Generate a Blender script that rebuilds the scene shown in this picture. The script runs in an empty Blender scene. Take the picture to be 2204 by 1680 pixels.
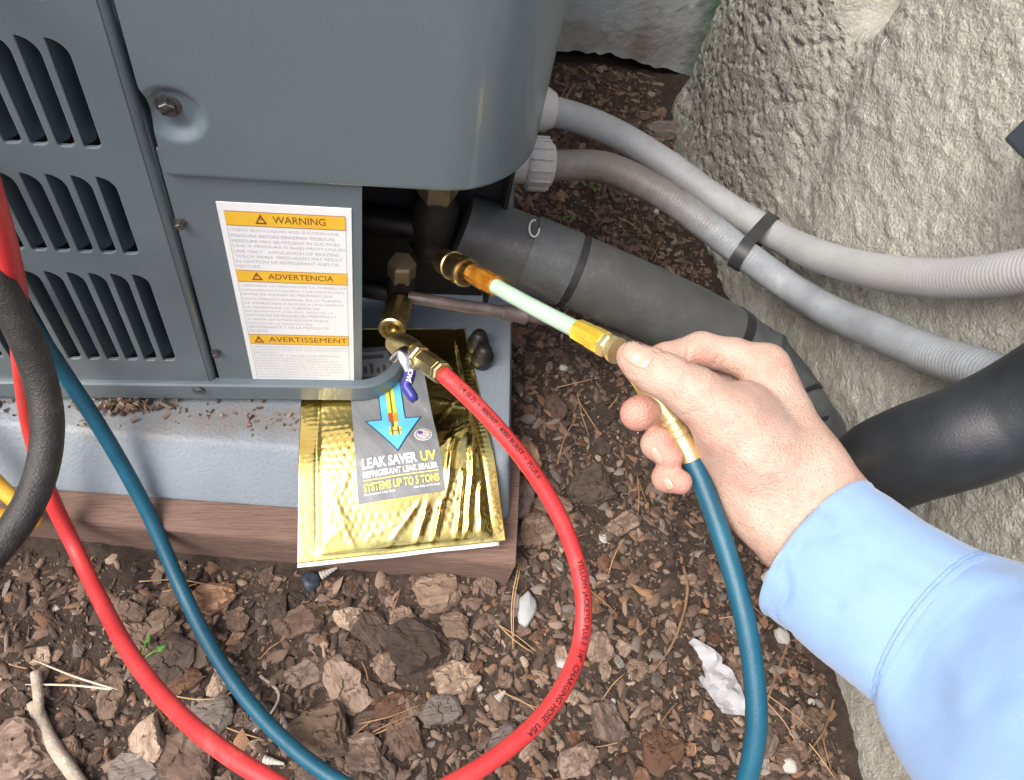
import bpy, bmesh, math, random
import numpy as np
from mathutils import Vector, Matrix

random.seed(7)
RNG = np.random.default_rng(11)
scene = bpy.context.scene

# ---------------------------------------------------------------- camera
F = 1700.0                       # focal length in pixels of a 2204 x 1680 frame
_d = np.array([-322., 1090., 1700.]); _d /= np.linalg.norm(_d)
_h = np.array([8880., 172., 1700.]); _h /= np.linalg.norm(_h)
_h -= _h.dot(_d) * _d; _h /= np.linalg.norm(_h)
_n = -np.cross(_d, _h)
MW = np.array([_h, _n, -_d])     # camera axes (x right, y down, z forward) -> world (X along unit, Y into it, Z up)
CAM = np.array([0.0, -0.324, 0.606])

cam_data = bpy.data.cameras.new('camera')
cam = bpy.data.objects.new('camera', cam_data)
scene.collection.objects.link(cam)
cam_data.sensor_width = 36.0
cam_data.lens = 36.0 * F / 2204.0
cam_data.clip_start = 0.01
cam_data.clip_end = 500.0
_r, _u, _b = MW[:, 0], -MW[:, 1], -MW[:, 2]
cam.matrix_world = Matrix(((_r[0], _u[0], _b[0], CAM[0]), (_r[1], _u[1], _b[1], CAM[1]),
                           (_r[2], _u[2], _b[2], CAM[2]), (0, 0, 0, 1)))
scene.camera = cam

# ---------------------------------------------------------------- sky and sun (soft, hazy daylight)
SUN_EL, SUN_AZ = math.radians(56), math.radians(238)   # azimuth clockwise from +Y
world = bpy.data.worlds.new('World'); scene.world = world
world.use_nodes = True
wn = world.node_tree.nodes; wl = world.node_tree.links
bg = wn['Background']
sky = wn.new('ShaderNodeTexSky')
sky.sky_type = 'NISHITA'; sky.sun_disc = False
sky.sun_elevation = SUN_EL; sky.sun_rotation = SUN_AZ
sky.air_density = 1.0; sky.dust_density = 6.0; sky.ozone_density = 1.0; sky.altitude = 0
wl.new(sky.outputs[0], bg.inputs[0])
bg.inputs[1].default_value = 0.15
sun_data = bpy.data.lights.new('sun', 'SUN')
sun_data.energy = 1.5; sun_data.angle = math.radians(32); sun_data.color = (1.0, 0.985, 0.955)
sun = bpy.data.objects.new('sun', sun_data); scene.collection.objects.link(sun)
_sd = Vector((math.sin(SUN_AZ) * math.cos(SUN_EL), math.cos(SUN_AZ) * math.cos(SUN_EL), math.sin(SUN_EL)))
sun.rotation_euler = _sd.to_track_quat('Z', 'Y').to_euler()
sun.location = (0, 0, 5)
vs = scene.view_settings
vs.view_transform = 'Standard'; vs.look = 'None'; vs.gamma = 1.0; vs.use_curve_mapping = False
vs.exposure = 0.95
scene.cycles.use_denoising = True
scene.cycles.max_bounces = 6

# ---------------------------------------------------------------- helpers: picture point -> place
def ray(u, v): return MW @ (np.array([u - 1102., v - 840., F]) / F)
def at(u, v, dep): return CAM + ray(u, v) * dep
def onX(u, v, X): r = ray(u, v); return CAM + r * (X - CAM[0]) / r[0]
def onY(u, v, Y): r = ray(u, v); return CAM + r * (Y - CAM[1]) / r[1]
def onZ(u, v, Z): r = ray(u, v); return CAM + r * (Z - CAM[2]) / r[2]
def depth_of(p): return float((MW.T @ (np.asarray(p) - CAM))[2])

# ---------------------------------------------------------------- helpers: noise
def _hash(i, j, k, seed):
    n = (i * 374761393 + j * 668265263 + k * 2147483647 + seed * 974711) & 0xffffffff
    n = ((n ^ (n >> 13)) * 1274126177) & 0xffffffff
    n = n ^ (n >> 16)
    return (n & 0xffffff) / float(0xffffff)
def vnoise(P, scale, seed=0):
    P = np.asarray(P, float) * scale + 1000.0
    i = np.floor(P).astype(np.int64); f = P - i; f = f * f * (3 - 2 * f)
    r = 0
    for a in (0, 1):
        wa = f[..., 0] if a else 1 - f[..., 0]
        for b in (0, 1):
            wb = f[..., 1] if b else 1 - f[..., 1]
            for c in (0, 1):
                wc = f[..., 2] if c else 1 - f[..., 2]
                r = r + wa * wb * wc * _hash(i[..., 0] + a, i[..., 1] + b, i[..., 2] + c, seed)
    return r
def fbm(P, scale, oct=4, seed=0, gain=.5):
    s = 0; a = 1; t = 0
    for o in range(oct):
        s = s + a * vnoise(P, scale * 2.03 ** o, seed + o * 17); t += a; a *= gain
    return s / t
def sstep(a, b, x):
    t = np.clip((x - a) / (b - a), 0, 1); return t * t * (3 - 2 * t)

# ---------------------------------------------------------------- helpers: materials
def M(name, c1, c2=None, c3=None, scale=40., rough=.5, metal=0., bump=0., bscale=None, bdetail=4, coat=0., coat_rough=.1,
      sss=0., sss_r=(1, .3, .15), sss_s=.01, rvar=0., spread=(.35, .65), stretch=None, trans=0., ior=1.45, spec=.5,
      sheen=0., attr=None, rnd=False, rot=0.):
    m = bpy.data.materials.new(name); m.use_nodes = True
    nt = m.node_tree; N = nt.nodes; L = nt.links
    b = N['Principled BSDF']
    tc = N.new('ShaderNodeTexCoord'); src = tc.outputs['Object']
    if stretch:
        mp = N.new('ShaderNodeMapping'); mp.inputs['Scale'].default_value = stretch
        if rot:
            mp0 = N.new('ShaderNodeMapping'); mp0.inputs['Rotation'].default_value = (0, 0, rot); L.new(src, mp0.inputs[0]); src = mp0.outputs[0]
        L.new(src, mp.inputs[0]); src = mp.outputs[0]
    b.inputs['Roughness'].default_value = rough; b.inputs['Metallic'].default_value = metal
    b.inputs['IOR'].default_value = ior
    b.inputs['Specular IOR Level'].default_value = spec
    if coat: b.inputs['Coat Weight'].default_value = coat; b.inputs['Coat Roughness'].default_value = coat_rough
    if sss:
        b.inputs['Subsurface Weight'].default_value = sss; b.inputs['Subsurface Radius'].default_value = sss_r
        b.inputs['Subsurface Scale'].default_value = sss_s
    if trans: b.inputs['Transmission Weight'].default_value = trans
    if sheen: b.inputs['Sheen Weight'].default_value = sheen
    col = None
    if c2 is not None:
        nz = N.new('ShaderNodeTexNoise'); nz.inputs['Scale'].default_value = scale; nz.inputs['Detail'].default_value = 6
        nz.inputs['Roughness'].default_value = .62
        L.new(src, nz.inputs['Vector'])
        cr = N.new('ShaderNodeValToRGB'); e = cr.color_ramp.elements
        e[0].position = spread[0]; e[0].color = (*c1, 1); e[1].position = spread[1]; e[1].color = (*c2, 1)
        if c3 is not None:
            x = e.new((spread[0] + spread[1]) / 2 + .12); x.color = (*c3, 1)
        fac = nz.outputs['Fac']
        if rnd:
            oi = N.new('ShaderNodeObjectInfo')
            ma = N.new('ShaderNodeMath'); ma.operation = 'MULTIPLY_ADD'; ma.inputs[1].default_value = .55; ma.inputs[2].default_value = -.27
            L.new(oi.outputs['Random'], ma.inputs[0])
            ad = N.new('ShaderNodeMath'); ad.operation = 'ADD'; L.new(fac, ad.inputs[0]); L.new(ma.outputs[0], ad.inputs[1]); fac = ad.outputs[0]
        L.new(fac, cr.inputs[0]); col = cr.outputs[0]
        if rvar:
            mr = N.new('ShaderNodeMapRange'); mr.inputs['To Min'].default_value = max(0, rough - rvar); mr.inputs['To Max'].default_value = min(1, rough + rvar)
            L.new(nz.outputs['Fac'], mr.inputs[0]); L.new(mr.outputs[0], b.inputs['Roughness'])
    if attr:
        at_ = N.new('ShaderNodeAttribute'); at_.attribute_name = attr
        mx = N.new('ShaderNodeMix'); mx.data_type = 'RGBA'; mx.blend_type = 'MULTIPLY'; mx.inputs[0].default_value = 1
        if col is None:
            mx.inputs[6].default_value = (*c1, 1)
        else: L.new(col, mx.inputs[6])
        L.new(at_.outputs['Color'], mx.inputs[7]); col = mx.outputs[2]
    if col is None: b.inputs['Base Color'].default_value = (*c1, 1)
    else: L.new(col, b.inputs['Base Color'])
    if bump:
        n2 = N.new('ShaderNodeTexNoise'); n2.inputs['Scale'].default_value = bscale or scale * 4; n2.inputs['Detail'].default_value = bdetail
        L.new(src, n2.inputs['Vector'])
        bp = N.new('ShaderNodeBump'); bp.inputs['Strength'].default_value = min(1, bump); bp.inputs['Distance'].default_value = .001 * max(1, bump)
        L.new(n2.outputs['Fac'], bp.inputs['Height']); L.new(bp.outputs[0], b.inputs['Normal'])
    return m

# ---------------------------------------------------------------- helpers: objects
COL = scene.collection
def mesh_obj(name, V, Fc, mat, parent=None, smooth=True, auto=None):
    me = bpy.data.meshes.new(name)
    V = np.asarray(V, float)
    me.from_pydata([tuple(x) for x in V], [], [tuple(int(i) for i in f) for f in Fc])
    me.update()
    return link(name, me, mat, parent, smooth, auto)
def link(name, me, mat, parent=None, smooth=True, auto=None):
    if mat: me.materials.clear(); me.materials.append(mat)
    if smooth:
        me.polygons.foreach_set('use_smooth', [True] * len(me.polygons))
        if auto is not None:
            me.set_sharp_from_angle(angle=math.radians(auto))
    o = bpy.data.objects.new(name, me); COL.objects.link(o)
    if parent is not None: adopt(o, parent)
    return o
def adopt(o, parent):
    o.parent = parent
    loc = Vector((0, 0, 0)); p = parent
    m = Matrix.Identity(4)
    chain = []
    while p is not None: chain.append(p); p = p.parent
    for p in reversed(chain): m = m @ p.matrix_parent_inverse @ Matrix.Translation(p.location)
    o.matrix_parent_inverse = m.inverted()
def thing(name, label, cat, loc, group=None):
    e = bpy.data.objects.new(name, None); COL.objects.link(e); e.location = tuple(loc)
    e.empty_display_size = .02
    tag(e, label, cat, group); return e
def tag(o, label, cat, group=None, kind=None):
    if label: o['label'] = label
    if cat: o['category'] = cat
    if group: o['group'] = group
    if kind: o['kind'] = kind
    return o
def structure(o, label=None):
    o['kind'] = 'structure'
    if label: o['label'] = label
    return o

def catmull(P, n):
    P = np.asarray(P, float); k = len(P)
    d = np.linalg.norm(np.diff(P[:, :3], axis=0), axis=1) ** .5
    t = np.concatenate([[0], np.cumsum(d)])
    out = []
    # natural-ish: centripetal via Hermite with finite difference tangents
    T = np.zeros_like(P)
    for i in range(k):
        if i == 0: T[i] = (P[1] - P[0]) / (t[1] - t[0])
        elif i == k - 1: T[i] = (P[-1] - P[-2]) / (t[-1] - t[-2])
        else:
            a, b = t[i] - t[i - 1], t[i + 1] - t[i]
            T[i] = ((P[i] - P[i - 1]) / a * b + (P[i + 1] - P[i]) / b * a) / (a + b)
    ts = np.linspace(0, t[-1], n)
    for x in ts:
        i = min(k - 2, max(0, np.searchsorted(t, x, side='right') - 1))
        h = t[i + 1] - t[i]; s = (x - t[i]) / h
        out.append((2 * s ** 3 - 3 * s * s + 1) * P[i] + (s ** 3 - 2 * s * s + s) * h * T[i] + (-2 * s ** 3 + 3 * s * s) * P[i + 1] + (s ** 3 - s * s) * h * T[i + 1])
    return np.array(out)
def frames(C, ref=None):
    T = np.gradient(C, axis=0); T /= np.linalg.norm(T, axis=1)[:, None] + 1e-12
    U = np.zeros_like(C)
    r = np.array([0, 0, 1.]) if ref is None else np.asarray(ref, float)
    if abs(r.dot(T[0])) > .95: r = np.array([1., 0, 0])
    u = r - r.dot(T[0]) * T[0]; u /= np.linalg.norm(u); U[0] = u
    for i in range(1, len(C)):
        u = U[i - 1] - U[i - 1].dot(T[i]) * T[i]; U[i] = u / np.linalg.norm(u)
    return T, U, np.cross(T, U)
def tube_geo(C, R, n=20, cap=True, sx=1., sy=1., ref=None):
    C = np.asarray(C, float); R = np.broadcast_to(np.asarray(R, float), (len(C),))
    T, U, W = frames(C, ref)
    a = np.linspace(0, 2 * math.pi, n, endpoint=False)
    V = (C[:, None, :] + R[:, None, None] * (np.cos(a)[None, :, None] * U[:, None, :] * sx + np.sin(a)[None, :, None] * W[:, None, :] * sy)).reshape(-1, 3)
    Fc = []
    m = len(C)
    for i in range(m - 1):
        for j in range(n):
            k = (j + 1) % n
            Fc.append((i * n + j, i * n + k, (i + 1) * n + k, (i + 1) * n + j))
    if cap:
        Fc.append(tuple(range(n - 1, -1, -1))); Fc.append(tuple((m - 1) * n + j for j in range(n)))
    return V, Fc
def tube(name, C, R, mat, parent=None, n=20, cap=True, auto=50, **k):
    V, Fc = tube_geo(C, R, n, cap, **k)
    return mesh_obj(name, V, Fc, mat, parent, True, auto)
def lathe(name, A, B, prof, mat, parent=None, n=24, auto=35, knurl=None):
    """prof: (fraction along A->B, radius)"""
    A = np.asarray(A, float); B = np.asarray(B, float); ax = B - A
    T = ax / np.linalg.norm(ax); r = np.array([0, 0, 1.]) if abs(T[2]) < .9 else np.array([1., 0, 0])
    U = r - r.dot(T) * T; U /= np.linalg.norm(U); W = np.cross(T, U)
    V = []; Fc = []
    a = np.linspace(0, 2 * math.pi, n, endpoint=False)
    for i, (s, rr) in enumerate(prof):
        for j, x in enumerate(a):
            q = rr
            if knurl and knurl[0] <= s <= knurl[1]: q = rr * (1 + knurl[2] * ((i + j) % 2) - knurl[2] * .5)
            V.append(A + ax * s + q * (math.cos(x) * U + math.sin(x) * W))
    m = len(prof)
    for i in range(m - 1):
        for j in range(n):
            k = (j + 1) % n
            Fc.append((i * n + j, i * n + k, (i + 1) * n + k, (i + 1) * n + j))
    Fc.append(tuple(range(n - 1, -1, -1))); Fc.append(tuple((m - 1) * n + j for j in range(n)))
    return mesh_obj(name, V, Fc, mat, parent, True, auto)
def hexnut(name, A, B, r, mat, parent=None, ch=.12):
    A = np.asarray(A, float); B = np.asarray(B, float)
    return lathe(name, A, B, [(0, r * (1 - ch)), (.12, r), (.88, r), (1, r * (1 - ch))], mat, parent, n=6, auto=20)
def box(name, lo, hi, mat, parent=None, bev=.0015, rot=None, seg=2):
    bm = bmesh.new(); bmesh.ops.create_cube(bm, size=1)
    lo = np.asarray(lo, float); hi = np.asarray(hi, float)
    for v in bm.verts:
        for i in range(3): v.co[i] = lo[i] + (v.co[i] + .5) * (hi[i] - lo[i])
    if bev: bmesh.ops.bevel(bm, geom=bm.edges[:], offset=bev, segments=seg, affect='EDGES', profile=.6)
    if rot is not None: bm.transform(rot)
    me = bpy.data.meshes.new(name); bm.to_mesh(me); bm.free()
    return link(name, me, mat, parent, True, 40)
def grid_faces(a, b):
    i = np.arange(a - 1)[:, None] * b + np.arange(b - 1)[None, :]
    i = i.ravel()
    return np.stack([i, i + b, i + b + 1, i + 1], 1)
def flat_poly(name, outer, holes, thick, bevel, xf, mat, parent=None):
    """2D outline with holes -> extruded sheet through a filled curve; xf maps (x, y, z) arrays to places"""
    cu = bpy.data.curves.new(name, 'CURVE'); cu.dimensions = '2D'; cu.fill_mode = 'BOTH'
    for ring in [outer] + holes:
        s = cu.splines.new('POLY'); s.points.add(len(ring) - 1)
        for p, q in zip(s.points, ring): p.co = (q[0], q[1], 0, 1)
        s.use_cyclic_u = True
    cu.extrude = thick / 2; cu.bevel_depth = bevel; cu.bevel_resolution = 1
    o = bpy.data.objects.new('tmp', cu); COL.objects.link(o)
    me = bpy.data.meshes.new_from_object(o.evaluated_get(bpy.context.evaluated_depsgraph_get()))
    bpy.data.objects.remove(o); bpy.data.curves.remove(cu)
    co = np.empty(len(me.vertices) * 3); me.vertices.foreach_get('co', co); co = co.reshape(-1, 3)
    me.vertices.foreach_set('co', xf(co).ravel()); me.update()
    return link(name, me, mat, parent, True, 40)
def text_mesh(body, size=1., offset=0., spacing=1., align='LEFT', line=1.):
    cu = bpy.data.curves.new('t', 'FONT'); cu.body = body; cu.size = size; cu.offset = offset
    cu.space_character = spacing; cu.align_x = align; cu.space_line = line; cu.resolution_u = 3
    o = bpy.data.objects.new('tmp', cu); COL.objects.link(o)
    me = bpy.data.meshes.new_from_object(o.evaluated_get(bpy.context.evaluated_depsgraph_get()))
    bpy.data.objects.remove(o); bpy.data.curves.remove(cu)
    co = np.empty(len(me.vertices) * 3); me.vertices.foreach_get('co', co)
    return me, co.reshape(-1, 3)
def text_fit(name, body, x0, x1, y0, y1, xf, mat, parent, offset=0., line=1., fit_w=True):
    """lettering scaled into a rectangle of the printed sheet, then laid on it by xf(x, y)"""
    me, co = text_mesh(body, 1., offset, line=line)
    if len(co) == 0: return None
    a, b = co[:, 0].min(), co[:, 0].max(); c, d = co[:, 1].min(), co[:, 1].max()
    sy = (y1 - y0) / (d - c); sx = (x1 - x0) / (b - a) if fit_w else sy
    P = np.stack([x0 + (co[:, 0] - a) * sx, y0 + (co[:, 1] - c) * sy], 1)
    me.vertices.foreach_set('co', xf(P[:, 0], P[:, 1]).ravel()); me.update()
    return link(name, me, mat, parent, False)

def thick_sheet(name, G, off, mat, parent=None, smooth=True, auto=60):
    """a grid of places G[a, b] given a real thickness along off"""
    a, b = G.shape[:2]
    V = np.concatenate([G.reshape(-1, 3), (G + np.asarray(off)).reshape(-1, 3)])
    f = grid_faces(a, b); n = a * b
    Fc = [tuple(x) for x in f] + [tuple(x[::-1] + n) for x in f]
    rim = [i * b for i in range(a)] + [(a - 1) * b + j for j in range(1, b)] + [i * b + b - 1 for i in range(a - 2, -1, -1)] + [j for j in range(b - 2, 0, -1)]
    for i, p in enumerate(rim):
        q = rim[(i + 1) % len(rim)]
        Fc.append((p, p + n, q + n, q))
    return mesh_obj(name, V, Fc, mat, parent, smooth, auto)

# ================================================================ setting: ground
def spread_axis(lo, hi, step, far):
    mid = list(np.arange(lo, hi, step))
    out = [hi]; s = step
    while out[-1] < far: s *= 1.5; out.append(out[-1] + s)
    low = [lo]; s = step
    while low[-1] > -far: s *= 1.5; low.append(low[-1] - s)
    return np.array(low[::-1][:-1] + mid + out)
m_soil = M('soil', (.022, .015, .011), (.095, .066, .048), (.056, .038, .028), scale=160, rough=.95, bump=1., bscale=700, bdetail=6, spread=(.3, .75))
gx = spread_axis(-.42, .5, .0045, 80.); gy = spread_axis(-.5, .62, .0045, 80.)
GX, GY = np.meshgrid(gx, gy, indexing='ij')
def ground_z(x, y):
    P = np.stack([x, y, np.zeros_like(x)], -1)
    fade = np.exp(-np.maximum(0, np.hypot(x - .05, y - .05) - .7) * 2)
    return (-.004 + (fbm(P, 14, 3, 3) - .5) * .016 + (fbm(P, 95, 3, 5) - .5) * .008) * fade - .0005
GZ = ground_z(GX, GY)
ground = mesh_obj('ground', np.stack([GX, GY, GZ], -1).reshape(-1, 3), grid_faces(len(gx), len(gy)), m_soil)
structure(ground, 'dark bare soil under the bark mulch')

# ================================================================ walls
m_concrete = M('painted_concrete', (.40, .43, .44), (.52, .545, .55), (.46, .485, .495), scale=28, rough=.8, bump=.9, bscale=260, spread=(.3, .7))
def stain(m, centre, size, colour, strength=.8, nscale=12):
    """a stain or painted shade with a soft uneven outline of its own, mixed over a material's colour"""
    N = m.node_tree.nodes; L = m.node_tree.links; b = N['Principled BSDF']
    old = b.inputs['Base Color'].links[0].from_socket
    tc = N.new('ShaderNodeTexCoord'); mp = N.new('ShaderNodeMapping'); mp.vector_type = 'TEXTURE'
    mp.inputs['Location'].default_value = centre; mp.inputs['Scale'].default_value = size
    L.new(tc.outputs['Object'], mp.inputs[0])
    ln = N.new('ShaderNodeVectorMath'); ln.operation = 'LENGTH'; L.new(mp.outputs[0], ln.inputs[0])
    nz = N.new('ShaderNodeTexNoise'); nz.inputs['Scale'].default_value = nscale; nz.inputs['Detail'].default_value = 6; L.new(tc.outputs['Object'], nz.inputs['Vector'])
    ma = N.new('ShaderNodeMath'); ma.operation = 'MULTIPLY_ADD'; ma.inputs[1].default_value = 1.6; L.new(nz.outputs['Fac'], ma.inputs[0]); L.new(ln.outputs['Value'], ma.inputs[2])
    mr = N.new('ShaderNodeMapRange'); mr.inputs['From Min'].default_value = 1.15; mr.inputs['From Max'].default_value = 2.0
    mr.inputs['To Min'].default_value = strength; mr.inputs['To Max'].default_value = 0; L.new(ma.outputs[0], mr.inputs[0])
    mx = N.new('ShaderNodeMix'); mx.data_type = 'RGBA'; L.new(mr.outputs[0], mx.inputs[0]); L.new(old, mx.inputs[6]); mx.inputs[7].default_value = (*colour, 1)
    L.new(mx.outputs[2], b.inputs['Base Color'])
stain(m_concrete, (.415, .55, .19), (.028, .1, .22), (.05, .15, .06), .85, 22)
stain(m_concrete, (.30, .55, .03), (.2, .1, .03), (.26, .23, .19), .5, 30)
stain(m_concrete, (.335, .55, .03), (.018, .1, .06), (.22, .17, .12), .6, 30)
wx = np.arange(-.25, .62, .004); wz = np.arange(0, .80, .004)
WX, WZ = np.meshgrid(wx, wz, indexing='ij')
foot = .020 + .018 * (fbm(np.stack([WX, WX * 0, WX * 0], -1), 22, 4, 31) - .5) * 2 - .02 * sstep(.33, .42, WX)
WZ2 = foot + (.8 - foot) * (WZ / WZ.max())
Pn = np.stack([WX, WX * 0, WZ2], -1)
WY = .560 - .0007 * (fbm(Pn, 90, 3, 33) - .5) - .0014 * sstep(.68, .80, vnoise(Pn, 210, 35)) - .004 * (1 - sstep(0, .03, WZ2 - foot)) * (fbm(Pn, 40, 3, 39) - .25)
wall_b = thick_sheet('concrete_wall', np.stack([WX, WY, WZ2], -1), (0, .15, 0), m_concrete)
tag(wall_b, 'grey painted concrete wall with green stain and ragged bottom edge behind the unit', 'wall')

m_stucco = M('stucco', (.315, .316, .272), (.51, .51, .455), (.42, .42, .372), scale=150, rough=.92, bump=2.4, bscale=430, bdetail=10, spread=(.24, .70))
stain(m_stucco, (.36, .33, .16), (.1, .13, .25), (.27, .255, .21), .35, 40)  # shade of the far section, which turns away, put into the colour
stain(m_stucco, (.36, -.2, .04), (.1, .4, .10), (.24, .22, .175), .6, 30)
sy_ = np.concatenate([np.arange(-.75, -.30, .008), np.arange(-.30, .545, .0022)]); sz_ = np.concatenate([np.arange(-.02, .46, .0022), np.arange(.46, .9, .01)])
SY, SZ = np.meshgrid(sy_, sz_, indexing='ij')
Ps = np.stack([SY * 0 + .3, SY, SZ], -1)
big = .020 * np.exp(-((SY - .36) / .10) ** 2) - .008 * np.exp(-((SY - .205 + .35 * (.20 - SZ)) / .035) ** 2) * sstep(-.02, .2, SZ)
big -= .060 * np.exp(-((SY - .238) / .017) ** 2 - ((SZ - .312) / .026) ** 2)
big -= .06 * sstep(.47, .545, SY) ** 2
big += .007 * (fbm(Ps, 9, 2, 41) - .5)
warp = Ps + .012 * (np.stack([fbm(Ps, 40, 2, 50 + k) for k in range(3)], -1) - .5)
n1 = fbm(warp, 38, 4, 43); n2 = fbm(warp, 120, 4, 44)
n1 = fbm(warp, 62, 4, 43)
pl = .0007 * sstep(.47, .50, n1) + .0009 * sstep(.57, .59, n1)
grain = .0016 * (fbm(Ps, 300, 2, 48, .8) - .5) + .0007 * (n2 - .5) + .0012 * (vnoise(Ps, 420, 46) - .5)
pits = -.0032 * sstep(.57, .64, fbm(warp, 150, 3, 47)) * sstep(.12, .28, SY)
foot_smooth = sstep(.03, .06, SZ + .5 * np.maximum(0, -.1 - SY))
SX = .384 - big - (pl + grain + pits)
SX -= .010 * (1 - sstep(.0, .05, SZ))
stucco = thick_sheet('stucco_wall', np.stack([SX, SY, SZ], -1)[:, ::-1], (.12, 0, 0), m_stucco)
tag(stucco, 'rough beige stucco wall with a hollow at the top, right of the conduits', 'wall')

# ================================================================ condenser unit
m_paint = M('grey_metal_paint', (.100, .132, .149), (.122, .157, .175), scale=7, rough=.36, bump=.15, bscale=1500, spread=(.3, .7), coat=.4, coat_rough=.14)
stain(m_paint, (-.03, 0, .45), (.16, .3, .12), (.14, .17, .188), .4, 14)
stain(m_paint, (-.16, 0, .14), (.14, .3, .06), (.16, .185, .19), .4, 30)
m_dark = M('shaded_cavity_metal', (.006, .006, .0065), (.012, .012, .012), scale=30, rough=.75)  # near-black colour puts the shade of the unit's inside into its sheets
m_steel = M('screw_steel', (.10, .10, .10), (.22, .22, .22), scale=400, rough=.4, metal=.85)
m_white = M('white_label_stock', (.80, .81, .82), (.84, .85, .85), scale=20, rough=.45)
m_orange = M('label_orange', (.80, .44, .04), (.80, .52, .05), scale=90, rough=.45)
m_brownink = M('label_brown_ink', (.22, .06, .02), rough=.5)
m_greyink = M('label_grey_ink', (.53, .55, .56), rough=.5)
m_line = M('label_line_ink', (.42, .33, .28), rough=.5)
unit = thing('condenser_unit', 'grey metal air conditioner outdoor unit with louvered side and warning label', 'air conditioner', (-.1, .1, .084))

def rounded_slot(x0, x1, z0, z1):
    """louver opening: pointed top left, sweeping top right, rounded bottom right"""
    w = x1 - x0; pts = [(x0, z0 + .0012), (x0 + .0012, z0)]
    r = w * .45
    for k in range(6):
        a = -math.pi / 2 + k / 5 * math.pi / 2
        pts.append((x1 - r + r * math.cos(a), z0 + r + r * math.sin(a)))
    rx, rz = w * .97, w * 1.05
    for k in range(9):
        a = k / 8 * math.pi / 2
        pts.append((x1 - rx + rx * math.cos(a), z1 - rz + rz * math.sin(a)))
    return pts
slots = []
for z0, z1 in ((.1265, .218), (.235, .2945), (.3125, .3735), (.3905, .452)):
    for k in range(12):
        x1 = -.1305 - .0120 * k
        slots.append((x1 - .0094, x1, z0, z1))
def face_xf(y0):
    return lambda co: np.stack([co[:, 0], y0 - co[:, 2], co[:, 1]], 1)
XL = -.1137
flat_poly('louver_panel', [(-.62, .1), (XL, .1), (XL, .62), (-.62, .62)], [rounded_slot(*s) for s in slots], .0016, .0005, face_xf(.0008), m_paint, unit)
# rolled right edge of the louver panel
C = np.array([[XL, .0, z] for z in (.1, .62)])
arc = [(XL + .0045 * math.sin(a), .0045 - .0045 * math.cos(a)) for a in np.linspace(0, math.pi / 2, 6)] + [(XL + .0045, .016)]
G = np.array([[(x, y, z) for z in np.linspace(.1, .62, 12)] for x, y in arc])
thick_sheet('panel_edge', G, (-.0012, .0008, 0), m_paint, unit)
# one bent fin behind each opening
fin_mesh = {}
for (x0, x1, z0, z1) in slots:
    key = round(z0, 4)
    if key not in fin_mesh:
        w = x1 - x0; aa = np.linspace(0, 1, 7); bb = np.linspace(0, 1, 14)
        G = np.zeros((7, 14, 3))
        for i, a in enumerate(aa):
            for j, b in enumerate(bb):
                ends = min(1, min(b, 1 - b) / .10); ends = math.sin(ends * math.pi / 2)
                G[i, j] = (a * w * .50 - .0006, .0022 + .022 * a ** 1.15 * (.25 + .75 * ends), z0 - .001 + (z1 - z0 + .001) * b)
        o = thick_sheet('louver_fin', G, (0, .001, 0), m_paint, unit); fin_mesh[key] = o.data
        o.location = (x0, 0, 0)
    else:
        o = bpy.data.objects.new('louver_fin', fin_mesh[key]); COL.objects.link(o); adopt(o, unit); o.location = (x0, 0, 0)
box('cavity_wall', (-.62, .034, .095), (-.101, .040, .62), m_dark, unit, 0)  # near-black sheet standing in for the shade behind the louvers

# lower service panel carrying the label
PY = .003
flat_poly('service_panel', [(-.1065, .0995), (-.0055, .0995), (-.0055, .312), (-.1065, .312)], [], .0016, .0004, face_xf(PY + .0008), m_paint, unit)
box('panel_return', (-.0072, PY + .0022, .0995), (-.0054, .026, .312), m_paint, unit, .0005)

# upper cover with rounded corner and a stamped screw recess
CZ0 = .2975
def cover_pt(s):
    # s = 0 left edge .. along the front, round the corner, down the side
    x_start = -.1045; flat = .037 - x_start; R = .060; q = R * math.pi / 2
    if s <= flat: return (x_start + s, -.0005, 0., -1.)
    if s <= flat + q:
        a = (s - flat) / R; return (.037 + R * math.sin(a), R - R * math.cos(a) - .0005, math.sin(a), -math.cos(a))
    return (.097, R - .0005 + s - flat - q, 1., 0.)
ss = np.concatenate([np.linspace(0, .035, 40), np.linspace(.036, .1415, 30), np.linspace(.143, .236, 40), np.linspace(.245, .75, 12)])
zz = np.concatenate([[CZ0, CZ0 + .0012], np.linspace(CZ0 + .003, .36, 46), np.linspace(.365, .62, 20)])
DX, DZ = -.0935, .3365         # recess centre
G = np.zeros((len(ss), len(zz), 3))
for i, s in enumerate(ss):
    x, y, nx, ny = cover_pt(s)
    for j, z in enumerate(zz):
        px, py, pz = x, y, z
        if s < .036:
            r = math.hypot(x - DX, (z - DZ) * .92)
            dent = .0045 * (1 - float(sstep(.0085, .0158, r)))
            py += dent
            if z > .345: px += 0.0 if s > .02 else -.0018 * (1 - s / .02) * float(sstep(.345, .352, z))
        if j == 0: px -= nx * .0009; py -= ny * .0009
        G[i, j] = (px, py, pz)
nrm_c = np.array([cover_pt(s)[2:] for s in ss]); off_c = np.zeros((len(ss), 1, 3)); off_c[:, 0, :2] = -.0016 * nrm_c
thick_sheet('access_cover', G, off_c, m_paint, unit)
def screw(A, out, r, mat, slot=True, name='screw'):
    A = np.asarray(A, float); out = np.asarray(out, float)
    o = lathe(name, A, A + out * .0034, [(0, r * 1.75), (.22, r * 1.75), (.3, r * 1.55)], mat, unit, n=20)
    h = hexnut('screw_head', A + out * .0008, A + out * .0046, r * 1.15, mat, o)
    return o
sc1 = screw((-.0962, .0046, .3385), (0, -1, 0), .0036, m_steel)
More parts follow.
